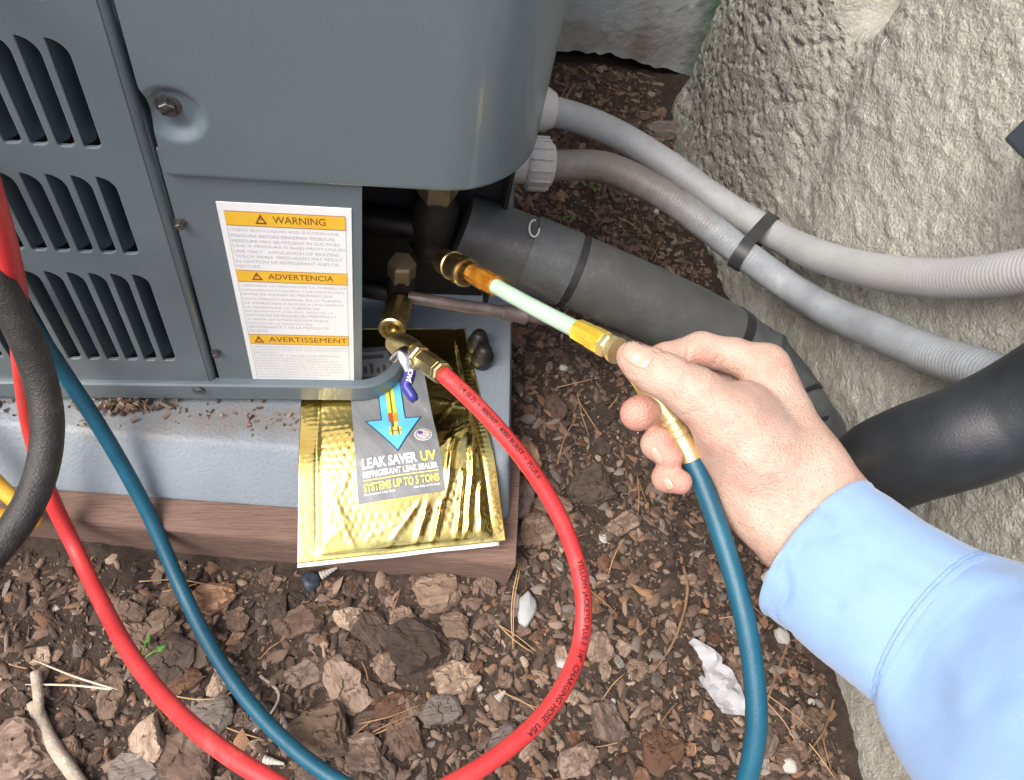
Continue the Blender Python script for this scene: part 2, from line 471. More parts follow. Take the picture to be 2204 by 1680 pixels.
box('screw_slot', (-.0995, -.0006, .3376), (-.0929, .0004, .3392), m_dark, sc1, .0002, rot=Matrix.Translation((-.0962, 0, .3384)) @ Matrix.Rotation(math.radians(-35), 4, 'Y') @ Matrix.Translation((.0962, 0, -.3384)))
for (u, v) in ((389, 478), (466, 757)):
    p = onY(u, v, PY); screw(p, (0, -1, 0), .0021, m_steel)

# base pan: front rim with rounded corner
def pan_path(inset=0.):
    pts = [(-.62, 0 + inset), (-.008, 0 + inset)]
    R = .031 - inset
    for a in np.linspace(0, math.pi / 2, 12)[1:]: pts.append((-.008 + R * math.sin(a), inset + R - R * math.cos(a)))
    pts.append((.023 - inset, .0975))
    return pts
prof = [(.0042, .0995), (.0030, .1012), (-.0028, .1016), (-.0042, .1004), (-.0044, .0980), (-.0044, .0840), (-.0030, .0826), (.004, .0826)]
path = np.array([(x, y, 0) for x, y in pan_path()])
# resample
seg = np.concatenate([[0], np.cumsum(np.linalg.norm(np.diff(path, axis=0), axis=1))])
sam = np.unique(np.concatenate([seg, np.linspace(0, seg[-1], 90)]))
pth = np.stack([np.interp(sam, seg, path[:, k]) for k in range(3)], 1)
Tn = np.gradient(pth, axis=0); Tn /= np.linalg.norm(Tn, axis=1)[:, None]
Nn = np.stack([-Tn[:, 1], Tn[:, 0], Tn[:, 0] * 0], 1)
G = np.array([[p + nrm * o + np.array([0, 0, z]) for o, z in prof] for p, nrm in zip(pth, Nn)])
V = G.reshape(-1, 3); k = len(prof)
Fc = [tuple(x) for x in grid_faces(len(pth), k)] + [(i * k, i * k + k - 1, (i + 1) * k + k - 1, (i + 1) * k) for i in range(len(pth) - 1)]
mesh_obj('base_pan_rim', V, Fc, m_paint, unit, True, 35)
pl = [(-.012, .003), (-.62, .003), (-.62, .0975), (-.012, .0975)]
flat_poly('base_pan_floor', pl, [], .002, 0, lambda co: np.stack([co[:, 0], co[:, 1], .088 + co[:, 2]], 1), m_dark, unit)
p = onY(428, 840, -.0046); lathe('rivet', p, p + np.array([0, -.0022, 0]), [(0, .0042), (.5, .0042), (1, .0026)], m_steel, unit, n=16)

# inside of the service notch and the body behind
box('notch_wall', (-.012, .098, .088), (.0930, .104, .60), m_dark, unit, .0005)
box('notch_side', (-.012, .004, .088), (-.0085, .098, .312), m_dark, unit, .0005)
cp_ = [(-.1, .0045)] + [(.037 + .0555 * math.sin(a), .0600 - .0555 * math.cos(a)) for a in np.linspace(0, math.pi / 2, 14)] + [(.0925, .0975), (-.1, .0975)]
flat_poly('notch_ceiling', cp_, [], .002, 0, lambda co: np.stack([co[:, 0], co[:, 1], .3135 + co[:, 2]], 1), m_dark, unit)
box('side_panel', (.0935, .085, .088), (.0965, .6, .60), m_dark, unit, .0006)
box('back_panel', (-.62, .6, .088), (.0965, .604, .60), m_paint, unit, .0006)
box('left_panel', (-.623, 0, .088), (-.62, .6, .60), m_paint, unit, .0006)

# warning label on the service panel
LX0, LX1, LZ0, LZ1 = -.0833, -.0110, .1016, .2783
LY = PY - .0009
def lab(x, y):   # x 0..1 across, y 0..1 up
    x = np.asarray(x, float); y = np.asarray(y, float)
    return np.stack([LX0 + x * (LX1 - LX0), np.full_like(x, LY - .00035), LZ0 + y * (LZ1 - LZ0)], 1)
label = box('warning_label', (LX0, LY, LZ0), (LX1, PY - .0001, LZ1), m_white, unit, 0)
label['label'] = 'white warning label with orange headings in three languages'
def quad(name, x0, x1, y0, y1, xf, mat, parent, lift=0.):
    P = xf(np.array([x0, x1, x1, x0]), np.array([y0, y0, y1, y1]))
    P[:, 1] -= lift
    return mesh_obj(name, P, [(0, 1, 2, 3)], mat, parent, False)
blocks = [(.905, .965, 'WARNING', .40, ["CHECK BOTH LIQUID AND SUCTION LINE", "PRESSURE BEFORE BRAZING! RESIDUAL", "PRESSURE MAY BE PRESENT IN SUCTION", "LINE IF PRESSURE IS BLED FROM LIQUID", "LINE ONLY.  APPLICATION OF BRAZING", "TORCH WHILE  PRESSURIZED MAY RESULT", "IN IGNITION OF REFRIGERANT AND OIL", "MIXTURE."], .695, .78),
          (.628, .685, 'ADVERTENCIA', .30, ["VERIFIQUE LA PRESIÓN DE LA TUBERÍA DE", "REFRIGERANTE LÍQUIDO Y DE ASPIRACIÓN", "ANTES DE SOLDAR! ES PROBABLE QUE", "HAYA PRESIÓN RESIDUAL EN LA TUBERÍA", "DE ASPIRACIÓN SI SE PURGA ÚNICAMENTE", "LA PRESIÓN DE LA TUBERÍA DE", "REFRIGERANTE LÍQUIDO. APLICAR LA", "ANTORCHA DE SOLDADURA MIENTRAS LA", "TUBERÍA ESTÁ PRESURIZADA PUEDE", "PROVOCAR LA IGNICIÓN DEL", "REFRIGERANTE Y DE LA MEZCLA DE", "ACEITE."], .328, .84),
          (.255, .315, 'AVERTISSEMENT', .22, ["VÉRIFIEZ LA PRESSION DE LA CONDUITE", "D'ASPIRATION ET DE LIQUIDE AVANT LE", "BRASAGE !", "IL POURRAIT Y AVOIR UNE PRESSION", "RÉSIDUELLE DANS LA CONDUITE", "D'ASPIRATION SI LA PRESSION EST", "PURGÉE DE LA CONDUITE DE LIQUIDE", "SEULEMENT. APPLIQUER UN CHALUMEAU", "DE BRASAGE TANDIS QUE LA CONDUITE", "EST SOUS PRESSION POURRAIT MENER À", "L'INFLAMMATION DU MÉLANGE DE", "RÉFRIGÉRANT ET D'HUILE."], .012, .94)]
quad('label_border', .045, .048, .0, .967, lab, m_line, label); quad('label_border', .952, .955, .0, .967, lab, m_line, label)
for y0, y1, head, hx, lines, yb, hx1 in blocks:
    quad('heading_bar', .047, .953, y0, y1, lab, m_orange, label, .0001)
    quad('heading_line', .047, .953, y0 - .0022, y0, lab, m_brownink, label, .00008); quad('heading_line', .047, .953, y1, y1 + .0022, lab, m_brownink, label, .00008)
    def lab2(x, y): q = lab(x, y); q[:, 1] -= .0002; return q
    text_fit('heading_text', head, hx + .0, hx1 if head != 'WARNING' else .80, y0 + .016, y1 - .012, lab2, m_brownink, label)
    cx = hx - .09; h0, h1 = y0 + .010, y1 - .006
    tri = [(cx - .045, h0), (cx + .045, h0), (cx, h1)]; inn = [(cx - .026, h0 + .007), (cx + .026, h0 + .007), (cx, h1 - .014)]
    P = lab2(np.array([p[0] for p in tri + inn]), np.array([p[1] for p in tri + inn]))
    mesh_obj('warning_triangle', P, [(0, 1, 4, 3), (1, 2, 5, 4), (2, 0, 3, 5)], m_brownink, label, False)
    quad('warning_mark', cx - .004, cx + .004, h0 + .016, h1 - .018, lab2, m_brownink, label)
    n = len(lines); top = y0 - .010; pitch = (top - yb) / n
    wmax = .91
    big_ = max(len(s) for s in lines)
    for i, s in enumerate(lines):
        y = top - (i + 1) * pitch + pitch * .18
        L_ = wmax * (len(s) / big_) ** 1.0
        text_fit('body_text', s, .062, .062 + min(.885, L_ * .97), y, y + pitch * .62, lab, m_greyink, label)

# refrigerant valves inside the notch
m_brassdull = M('dull_brass', (.16, .125, .075), (.26, .205, .13), scale=120, rough=.5, metal=.5, rvar=.1)
m_brownvalve = M('dark_valve_body', (.010, .009, .008), (.022, .018, .015), scale=80, rough=.6, metal=.2)
m_pipe_dark = M('oxidised_copper', (.012, .011, .011), (.035, .029, .026), (.022, .019, .017), scale=60, rough=.45, metal=.6, rvar=.15)
sv = at(935, 470, .565)
def up(p, x=0, y=0, z=0): return np.asarray(p) + np.array([x, y, z])
lathe('suction_valve', up(sv, z=-.035), up(sv, z=.030), [(0, .012), (.15, .0165), (.75, .0165), (.85, .012), (1, .012)], m_brownvalve, unit)
hexnut('suction_valve_cap', up(sv, z=.022), up(sv, z=.052), .0145, m_brassdull, unit)
tube('suction_pipe', [up(sv, x=-.06, y=.01, z=-.012), up(sv, z=-.012)], .011, m_pipe_dark, unit)
lv = at(862, 622, .575)
lathe('liquid_valve', up(lv, z=-.028), up(lv, z=.016), [(0, .008), (.15, .0105), (.8, .0105), (1, .009)], m_brownvalve, unit)
hexnut('liquid_valve_cap', up(lv, z=.012), up(lv, z=.030), .0100, m_brassdull, unit)
tube('liquid_pipe', [up(lv, x=-.05, y=.008, z=-.006), up(lv, z=-.006)], .007, m_pipe_dark, unit)
# suction service port stub towards the coupler
sp0, sp1 = at(930, 540, .555), at(968, 566, .545)
lathe('service_port', sp0, sp1, [(0, .0065), (.6, .0065), (.6, .005), (1, .005)], m_brownvalve, unit)
lp0, lp1 = at(862, 640, .570), at(853, 690, .555)
lathe('service_port', lp0, lp1, [(0, .0062), (.6, .0062), (.6, .005), (1, .005)], m_brownvalve, unit)
# ================================================================ pad, timber, pouch
m_pad = M('grey_plastic_pad', (.178, .212, .243), (.236, .275, .31), (.207, .243, .277), scale=18, rough=.42, bump=.55, bscale=420, spread=(.3, .7))
stain(m_pad, (-.10, -.018, .077), (.13, .018, .02), (.16, .13, .10), .55, 60)
PADA = math.radians(-5.6)
ca, sa = math.cos(PADA), math.sin(PADA)
def pad_pt(x, y, z):     # pad frame: front fold runs along local x at y=0, passing (-.05,-.040)
    return (-.05 + ca * x - sa * y, -.040 + sa * x + ca * y, z)
# cross sections: inset profile from the bottom skirt up to the top
rings = []
prof = [(-.0335, .041), (-.0340, .043), (-.0325, .046), (-.0045, .0735), (-.0015, .0755), (.002, .0765), (.012, .0768)]
x_lo, x_hi, y_hi = -.62, .156, .62
def ring(off, z):
    pts = []; x1 = x_hi - off * .18 - .0; r = .012
    y0 = off
    pts += [(x_lo, y0)]
    pts += [(x, y0) for x in np.linspace(x_lo + .05, x1 - r, 20)]
    for a in np.linspace(0, math.pi / 2, 6)[1:]: pts.append((x1 - r + r * math.sin(a), y0 + r - r * math.cos(a)))
    pts += [(x1, y) for y in np.linspace(y0 + r + .02, y_hi, 12)]
    pts += [(x_lo, y_hi)]
    return [pad_pt(x, y, z) for x, y in pts]
R_ = [ring(o, z) for o, z in prof]
V = [p for r in R_ for p in r]; k = len(R_[0]); Fc = []
for i in range(len(R_) - 1):
    for j in range(k): Fc.append((i * k + j, i * k + (j + 1) % k, (i + 1) * k + (j + 1) % k, (i + 1) * k + j))
Fc.append(tuple((len(R_) - 1) * k + j for j in range(k))); Fc.append(tuple(range(k - 1, -1, -1)))
pad = mesh_obj('equipment_pad', V, Fc, m_pad, None, True, 28)
tag(pad, 'grey plastic equipment pad with sloping edge under the unit', 'pad')

m_wood = M('weathered_timber', (.13, .078, .060), (.25, .165, .132), (.185, .118, .093), scale=210, rough=.88, bump=1.4, bscale=420, stretch=(.13, 1.3, 1.3), spread=(.28, .74))
m_woodend = M('timber_end', (.10, .07, .05), (.19, .14, .105), scale=90, rough=.9, bump=1., bscale=400)
WA = math.radians(-7.6)
wob = Matrix.Translation((-.05, -.1005, 0)) @ Matrix.Rotation(WA, 4, 'Z')
gx_ = np.linspace(-.58, .162, 130); prof = []
for t in np.linspace(0, 1, 7): prof.append((0, -.012 + t * .050))
prof += [(.0012, .0398), (.004, .0405)] + [(.004 + .03 * t, .0405) for t in (.3, .6, 1)] + [(.10, .0405), (.10, -.012)]
G = np.array([[(x, y, z) for y, z in prof] for x in gx_])
nz_ = (fbm(G * np.array([.25, 1, 1.6]), 70, 4, 71) - .5) * .0022
G[..., 1] += nz_ * (G[..., 1] < .05); G[..., 2] += nz_ * .6 * (G[..., 2] > 0)
W4 = np.array(wob); G = G @ W4[:3, :3].T + W4[:3, 3]
V = G.reshape(-1, 3); k = G.shape[1]; n = G.shape[0]
Fc = [tuple(x) for x in grid_faces(n, k)] + [(i * k, i * k + k - 1, (i + 1) * k + k - 1, (i + 1) * k) for i in range(n - 1)]
Fc += [tuple(range(k - 1, -1, -1)), tuple((n - 1) * k + j for j in range(k))]
timber = mesh_obj('timber_beam', V, Fc, m_wood, None, True, 40)
tag(timber, 'weathered reddish timber beam lying under the front of the grey pad', 'timber')

# ---- gold foil pouch, bent over the pad edge
m_foil = M('gold_foil', (.80, .60, .17), (.87, .69, .25), scale=25, rough=.17, metal=1.0, bump=.25, bscale=260)
m_foilback = M('white_foil_back', (.8, .8, .78), rough=.5)
m_lab = M('grey_brushed_print', (.14, .15, .16), (.33, .34, .35), (.22, .23, .24), scale=120, rough=.35, stretch=(1.0, .22, 1.0), spread=(.3, .7), rot=math.radians(-35))
def pouch_z(y):
    y = np.asarray(y, float)
    return np.where(y > -.055, .0783 + .0018 * (1 - sstep(-.045, -.014, y)), .0801 - (-.055 - y) * .44)
def solve(u, v, lift=0.):
    z = .075
    for _ in range(25):
        p = onZ(u, v, z); z = .5 * z + .5 * (float(pouch_z(p[1])) + lift)
    return onZ(u, v, z)
BL, BR, TR = solve(640, 1214), solve(1090, 1163), solve(1000, 708)
TL = solve(655, 708)
def quad_uv(u, v, c):   # inverse: picture point -> (s, t) on the pouch
    s = t = .5
    for _ in range(40):
        p = (1 - t) * ((1 - s) * BL + s * BR) + t * ((1 - s) * TL + s * TR)
        ds = (1 - t) * (BR - BL) + t * (TR - TL); dt = (1 - s) * (TL - BL) + s * (TR - BR)
        A = np.array([[ds[0], dt[0]], [ds[1], dt[1]]]); r = np.linalg.solve(A, (c - p)[:2]); s += r[0]; t += r[1]
    return s, t
PW = np.linalg.norm((BR - BL)[:2]); PH = np.linalg.norm((TL - BL)[:2])
def pouch_surf(s, t, lift=0.):
    s = np.asarray(s, float); t = np.asarray(t, float)
    S, T_ = s[..., None], t[..., None]
    p = (1 - T_) * ((1 - S) * BL + S * BR) + T_ * ((1 - S) * TL + S * TR)
    y = p[..., 1]
    # soft bend
    z = sum(pouch_z(y + d) for d in (-.012, -.006, 0, .006, .012)) / 5
    pillow = .0065 * np.clip(np.sin(np.pi * np.clip((s - .09) / .84, 0, 1)), 0, 1) ** .5 * np.clip(np.sin(np.pi * np.clip((t - .015) / .96, 0, 1)), 0, 1) ** .35
    pillow = pillow * (1 - .70 * sstep(-.040, -.012, y))
    p = p.copy(); p[..., 2] = z + pillow + lift
    return p
ps, pt = np.linspace(0, 1, 150), np.linspace(0, 1, 210)
PS, PT = np.meshgrid(ps, pt, indexing='ij')
Pm = np.stack([PS * PW, PT * PH, PS * 0], -1)
inside = sstep(.08, .13, PS) * (1 - sstep(.90, .95, PS)) * sstep(.0, .05, PT)
# bubble bumps
Pw = Pm + .004 * (np.stack([fbm(Pm, 60, 2, 90 + k_) for k_ in range(3)], -1) - .5)
gxn, gyn = Pw[..., 0] / .0062, Pw[..., 1] / .0054
row = np.floor(gyn); fx = (gxn + .5 * (row % 2)) % 1 - .5; fy = gyn % 1 - .5
bub = np.clip(1 - (fx ** 2 + fy ** 2) / .2, 0, 1) * .00042 * sstep(.35, .75, fbm(Pm, 30, 2, 83) + .1)
fold = fbm(Pm * np.array([1.3, .7, 1]), 45, 4, 81); fold = 1 - np.abs(fold - .5) * 2
cre = np.zeros_like(PS)
for (a0, b0, a1, b1, w_, k_) in ((.40, .00, .58, .16, .014, .8), (.55, .0, .70, .30, .016, 1.), (.64, .02, .80, .40, .015, 1.1), (.74, .0, .82, .26, .013, 1.), (.80, .04, .90, .42, .015, .9), (.86, .0, .90, .20, .012, .7), (.26, .02, .16, .22, .014, .6), (.20, .22, .30, .42, .016, .5), (.60, .30, .90, .48, .016, .6), (.72, .50, .86, .62, .014, .6), (.70, .62, .90, .58, .012, .5), (.33, .06, .50, .10, .011, .5), (.12, .05, .24, .12, .012, .5)):
    ab = np.array([a1 - a0, b1 - b0]); q_ = np.clip(((PS - a0) * ab[0] + (PT - b0) * ab[1]) / ab.dot(ab), 0, 1)
    wob_ = .018 * (fbm(Pm, 70, 2, int(a0 * 100)) - .5) * 2
    dd = np.hypot(PS - a0 - q_ * ab[0] + wob_, PT - b0 - q_ * ab[1] + wob_ * .4)
    cre = np.maximum(cre, k_ * np.clip(1 - dd / (w_ * 1.6), 0, 1) ** 1.3)
amp = .0026 * (.25 + sstep(.35, .8, PS)) * (1 - sstep(.55, .9, PT)) + .0005
big = (fbm(Pm, 22, 2, 85) - .5) * .004
LS0, LT0 = quad_uv(0, 0, solve(771, 1094)); LS1, LT1 = quad_uv(0, 0, solve(957, 1064))
LSa, LTa = quad_uv(0, 0, solve(756, 872))
under = sstep(LS0 - .04, LS0 + .02, PS) * (1 - sstep(LS1 - .02, LS1 + .05, PS)) * sstep(LT0 - .05, LT0 + .01, PT)
dis = inside * (bub * (.5 + .5 * (1 - sstep(.5, .9, PT))) + cre * amp + big) * (1 - under * .97)
seal = (1 - inside) * .00008 * np.sin(Pm[..., 1] / .00062 + 6 * vnoise(Pm, 60, 91)) * (sstep(.02, .04, PS) - sstep(.09, .11, PS) + sstep(.92, .94, PS) - sstep(.975, .99, PS))
side = -.0009 * (np.exp(-((PS - .095) / .012) ** 2) + np.exp(-((PS - .93) / .012) ** 2))
dis = dis * (1 - .75 * sstep(-.035, -.008, pouch_surf(PS, PT)[..., 1]))
G = pouch_surf(PS, PT); G[..., 2] += dis + seal + side * sstep(.02, .1, PT)
G[..., 2] += .004 * (1 - sstep(0, .06, PT)) * (fbm(Pm, 30, 2, 87) - .5)
pouch = thing('foil_pouch', 'gold foil pouch with grey label draped over the pad edge', 'pouch', tuple((BL + BR) / 2))
thick_sheet('pouch_front', G, (0, 0, -.0009), m_foil, pouch, True, None)
Gb = pouch_surf(PS[::6, ::6], PT[::6, ::6]); Gb[..., 2] = G[::6, ::6, 2] - .0028
Gb = np.concatenate([Gb, ], 0)
Gb[:, 0, 1] -= .0022; Gb[:, 0, 2] += .0002
thick_sheet('pouch_back', Gb, (0, 0, -.0012), m_foilback, pouch, True, None)
# printed label: its own frame (a across 0..1, b up 0..1.9 with b=1 at the rim line)
LBL, LBR = np.array([LS0, LT0]), np.array([LS1, LT1]); LTL = np.array([LSa, LTa]); LUP = LTL - LBL
def lab_st(a, b):
    a = np.asarray(a, float); b = np.asarray(b, float)
    return LBL[0] + a * (LBR - LBL)[0] + b * LUP[0], LBL[1] + a * (LBR - LBL)[1] + b * LUP[1]
def plab(a, b, lift=.0022):
    s, t = lab_st(a, b); return pouch_surf(s, t, lift)
BMAX = min(1.62, (0.97 - max(LT0, LT1)) / LUP[1])
A_, B_ = np.meshgrid(np.linspace(0, 1, 24), np.linspace(0, BMAX, 50), indexing='ij')
plabel = thick_sheet('pouch_label', plab(A_, B_, .0018), (0, 0, -.0005), m_lab, pouch, True, 60)
def ink(name, c, rough=.4): return M(name, c, rough=rough)
k_white, k_yel = ink('print_white', (.82, .82, .82)), ink('print_yellow', (.80, .70, .14))
k_cyan = M('print_cyan', (.09, .42, .72), (.17, .58, .78), scale=18, rough=.4); k_navy = ink('print_navy', (.015, .05, .14))
k_lime, k_dkgreen = ink('print_lime', (.58, .62, .08)), ink('print_dark_green', (.10, .14, .03))
k_or, k_rust, k_gold, k_dkgold = ink('print_orange', (.75, .30, .04)), ink('print_rust', (.38, .09, .03)), ink('print_gold', (.78, .62, .16)), ink('print_dark_gold', (.16, .10, .02))
k_red, k_blue = ink('print_red', (.62, .07, .08)), ink('print_blue', (.05, .09, .35))
def pf(lift): return lambda x, y: plab(x, y, lift)
def pquad(name, x0, x1, y0, y1, mat, lift=.0026, n=8):
    A, B = np.meshgrid(np.linspace(x0, x1, 3), np.linspace(y0, y1, n), indexing='ij')
    return mesh_obj(name, plab(A, B, lift).reshape(-1, 3), grid_faces(3, n), mat, plabel, False)
def ptri(name, x0, x1, ytop, xtip, ytip, mat, lift):
    A, B = np.meshgrid(np.linspace(-1, 1, 13), np.linspace(0, 1, 13), indexing='ij')
    X = xtip + (np.where(A < 0, xtip - x0, x1 - xtip) * A) * (1 - B); Y = ytop + (ytip - ytop) * B
    return mesh_obj(name, plab(X, Y, lift).reshape(-1, 3), grid_faces(13, 13), mat, plabel, False)
def ppoly(name, pts, mat, lift):
    P = np.array(pts); return mesh_obj(name, plab(P[:, 0], P[:, 1], lift), [tuple(range(len(pts)))], mat, plabel, False)
bm_ = BMAX
# arrow (shaft and head split so it bends with the label)
for nm, g, mat, lift in (('arrow_outline', .012, k_navy, .0024), ('arrow', 0., k_cyan, .0026)):
    pquad(nm + '_shaft', .36 - g, .645 + g, .745 - g * 0, min(1.25, bm_), mat, lift, 14)
    ptri(nm + '_head', .17 - g * 2.2, .83 + g * 2.2, .752 + g, .50, .405 - g * 1.4, mat, lift)
for x0, x1, y0, y1, mat in ((.445, .49, .83, 1.25, k_lime), (.49, .51, .83, 1.25, k_dkgreen), (.51, .555, .83, 1.25, k_lime), (.44, .50, .72, .845, k_rust), (.50, .56, .72, .845, k_or),
                            (.465, .50, .655, .72, k_dkgold), (.50, .545, .655, .72, k_gold), (.43, .575, .56, .655, k_gold), (.455, .475, .56, .655, k_dkgold), (.53, .55, .56, .655, k_dkgold), (.43, .575, .60, .612, k_dkgold)):
    pquad('printed_hose', x0, x1, y0, y1, mat, .0029, 6)
# round flag badge
def disc(name, cx, cy, rx, ry, mat, lift):
    an = np.linspace(0, 2 * math.pi, 28, endpoint=False)
    ppoly(name, [(cx + rx * math.cos(a), cy + ry * math.sin(a)) for a in an], mat, lift)
fx_, fy_ = .83, .535
disc('badge_ring', fx_, fy_, .108, .068, k_white, .0024); disc('badge_ring_inner', fx_, fy_, .099, .062, ink('print_badge_grey', (.22, .24, .3)), .0026); disc('badge_face', fx_, fy_, .078, .049, k_white, .0028)
for i in range(5):
    y = fy_ - .040 + i * .018; w = .078 * math.sqrt(max(.05, 1 - ((y + .004 - fy_) / .049) ** 2))
    pquad('flag_stripe', fx_ - w, fx_ + w, y, y + .008, k_red, .0030, 2)
pquad('flag_canton', fx_ - .062, fx_ - .005, fy_ + .004, fy_ + .038, k_blue, .0032, 2)
def ptext(body, x0, x1, y0, y1, mat, off): text_fit('label_lettering', body, x0, x1, y0, y1, pf(.0028), mat, plabel, offset=off)
ptext('LEAK SAVER', .075, .715, .268, .362, k_white, .035); ptext('UV', .755, .945, .268, .362, k_yel, .035)
ptext('REFRIGERANT LEAK SEALER', .075, .945, .195, .248, k_white, .03)
pquad('printed_rule', .075, .945, .172, .180, k_yel, .0026, 3)
ptext('SYSTEMS UP TO 5 TONS', .075, .945, .082, .150, k_yel, .028)
ptext('Professional Use Only', .075, .43, .045, .070, k_white, .01); ptext('Use Only as Directed', .645, .945, .045, .070, k_white, .01)
# printed instruction panel higher up on the label
if bm_ > 1.3:
    pquad('printed_panel', .08, .55, 1.27, min(1.56, bm_ - .02), ink('print_pale_grey', (.45, .46, .46)), .0026, 8)
    for k in range(5):
        pquad('printed_bar', .11 + k * .085, .155 + k * .085, 1.30, 1.36 + .03 * (k % 3), ink('print_bar_%d' % k, (.16, .17, .17)), .0030, 3)
    pquad('printed_bar', .18, .48, 1.47, min(1.52, bm_ - .03), ink('print_bar_x', (.16, .17, .17)), .0030, 3)

# ---- two rubber valve caps on the pad
m_rubber = M('black_rubber', (.008, .008, .008), (.016, .015, .015), scale=120, rough=.45, bump=.2, bscale=900)
for (u, v, lb) in ((1026, 752, 'black rubber valve cap on the pad, partly behind its twin beside the gold pouch'), (1036, 782, 'black rubber valve cap on the pad, nearer of two beside the gold pouch')):
    p = onZ(u, v, .0772)
    c = lathe('valve_cap', p, p + np.array([0, 0, .023]), [(0, .0072), (.05, .0082), (.3, .0088), (.5, .0086), (.55, .0072), (.8, .0066), (.95, .0050), (1, .0022)], m_rubber, None, n=24, auto=60)
    tag(c, lb, 'cap', 'valve caps on the pad')
# ================================================================ conduits
m_cond = M('grey_conduit', (.33, .34, .345), (.42, .43, .435), scale=25, rough=.5, bump=.15, bscale=500, spread=(.3, .7))
m_cond2 = M('shaded_dirty_conduit', (.23, .25, .275), (.31, .335, .36), scale=45, rough=.42, bump=.2, bscale=500, spread=(.33, .66))  # bluish dark base holds the lower conduit's shade; its brown dirt comes next
stain(m_cond2, (.20, .19, .155), (.12, .08, .08), (.19, .16, .12), .8, 60)
m_fit = M('pale_plastic_fitting', (.50, .49, .46), (.58, .57, .54), scale=30, rough=.45)
m_tie = M('black_cable_tie', (.03, .031, .033), (.045, .046, .048), scale=90, rough=.45)
def wall_at(p, margin):
    """keep a point in front of the stucco wall by sliding it along the line of sight"""
    u, v, d = p
    q = at(u, v, d)
    if q[0] > .371 - margin: q = onX(u, v, .371 - margin)
    return q
RC = .0128; CONDUITS = []
def conduit(name, label, pts, mat, start, group, nut):
    e = thing(name, label, 'conduit', start, group)
    P = [start, np.asarray(start) + np.array([.05, 0, -.003])] + [wall_at(p, RC) for p in pts]
    C = catmull(P, 760); CONDUITS.append(C)
    L_ = np.concatenate([[0], np.cumsum(np.linalg.norm(np.diff(C, axis=0), axis=1))])
    R = RC + .00013 * np.sin(L_ / .0031 * 2 * math.pi)
    tube('flexible_conduit', C, R, mat, e, n=22, auto=None)
    s = np.asarray(start, float)
    if nut == 'dome':
        lathe('fitting', s, s + np.array([.056, 0, -.003]), [(0, .0165), (.45, .0165), (.46, .0200), (.60, .0202), (.85, .0192), (1, .0150)], m_fit, e, n=32)
    else:
        lathe('fitting_body', s, s + np.array([.033, 0, -.002]), [(0, .0170), (.5, .0180), (.9, .0180), (1, .0165)], m_fit, e, n=28)
        o = lathe('fitting_nut', s + np.array([.029, 0, -.002]), s + np.array([.052, 0, -.003]), [(0, .0195), (.1, .0210), (.75, .0214), (1, .0175)], m_fit, e, n=40)
        for k in range(14):
            a = k / 14 * 2 * math.pi; c = s + np.array([.040, .0214 * math.cos(a), -.0022 + .0214 * math.sin(a)])
            box('grip_rib', c + np.array([-.009, -.0011, -.0011]), c + np.array([.009, .0011, .0011]), m_fit, o, .0006)
    return e
c1 = conduit('electrical_conduit', 'clean pale grey flexible conduit with smooth domed fitting, upper of two', [(1300, 277, .70), (1420, 345, .70), (1540, 430, .70), (1660, 503, .70), (1780, 557, .9), (1900, 587, .9), (2050, 600, .9), (2204, 585, .9), (2330, 560, .9), (2650, 470, .9), (3100, 300, .9)], m_cond, at(1137, 228, .675) * np.array([0, 1, 1]) + np.array([.0975, 0, 0]), 'conduits', 'dome')
c2 = conduit('electrical_conduit', 'dirt streaked grey flexible conduit with ribbed fitting nut, lower of two', [(1300, 360, .675), (1420, 415, .675), (1520, 485, .675), (1600, 547, .675), (1690, 612, .675), (1790, 672, .9), (1900, 720, .9), (2010, 765, .9), (2120, 800, .9), (2250, 850, .9), (2500, 930, .9), (2900, 1050, .9)], m_cond2, at(1100, 345, .66) * np.array([0, 1, 1]) + np.array([.0975, 0, 0]), 'conduits', 'rib')
# cable tie binding both
def idx_of(C, u, v):
    q = (C - CAM) @ MW; pr = q[:, :2] / q[:, 2:] * F + np.array([1102., 840.])
    return int(np.argmin(((pr - np.array([u, v])) ** 2).sum(1)))
i_ = idx_of(CONDUITS[0], 1650, 488); ta = CONDUITS[0][i_]; axis_t = CONDUITS[0][i_ + 3] - CONDUITS[0][i_ - 3]; axis_t /= np.linalg.norm(axis_t)
tb = CONDUITS[1][np.argmin(np.abs((CONDUITS[1] - ta) @ axis_t))]
vv = tb - ta; vv -= vv.dot(axis_t) * axis_t; half = np.linalg.norm(vv) / 2; vv /= np.linalg.norm(vv); ww = np.cross(axis_t, vv); cc = (ta + tb) / 2
loop = []
for a in np.linspace(0, 2 * math.pi, 48, endpoint=False):
    off = half * np.sign(math.cos(a)) if abs(math.cos(a)) > .05 else half * math.cos(a) / .05
    loop.append(cc + vv * (off + (RC + .0014) * math.cos(a)) + ww * (RC + .0014) * math.sin(a))
loop = np.array(loop)
G = np.array([[p + axis_t * w for w in (-.0054, -.0045, .0045, .0054)] for p in np.concatenate([loop, loop[:1]])])
out = (G[:, 1:2] * 0 + (np.concatenate([loop, loop[:1]]) - cc)[:, None, :]); out /= np.linalg.norm(out, axis=2)[..., None]
V = np.concatenate([G.reshape(-1, 3), (G + out * .0012).reshape(-1, 3)]); n = G.shape[0] * 4; f = grid_faces(G.shape[0], 4)
Fc = [tuple(x[::-1]) for x in f] + [tuple(x + n) for x in f]
for i in range(G.shape[0] - 1):
    Fc += [(i * 4, (i + 1) * 4, (i + 1) * 4 + n, i * 4 + n), (i * 4 + 3, i * 4 + 3 + n, (i + 1) * 4 + 3 + n, (i + 1) * 4 + 3)]
tie = mesh_obj('cable_tie', V, Fc, m_tie, None, True, 40)
tag(tie, 'black cable tie strapping the two grey conduits together', 'cable tie')

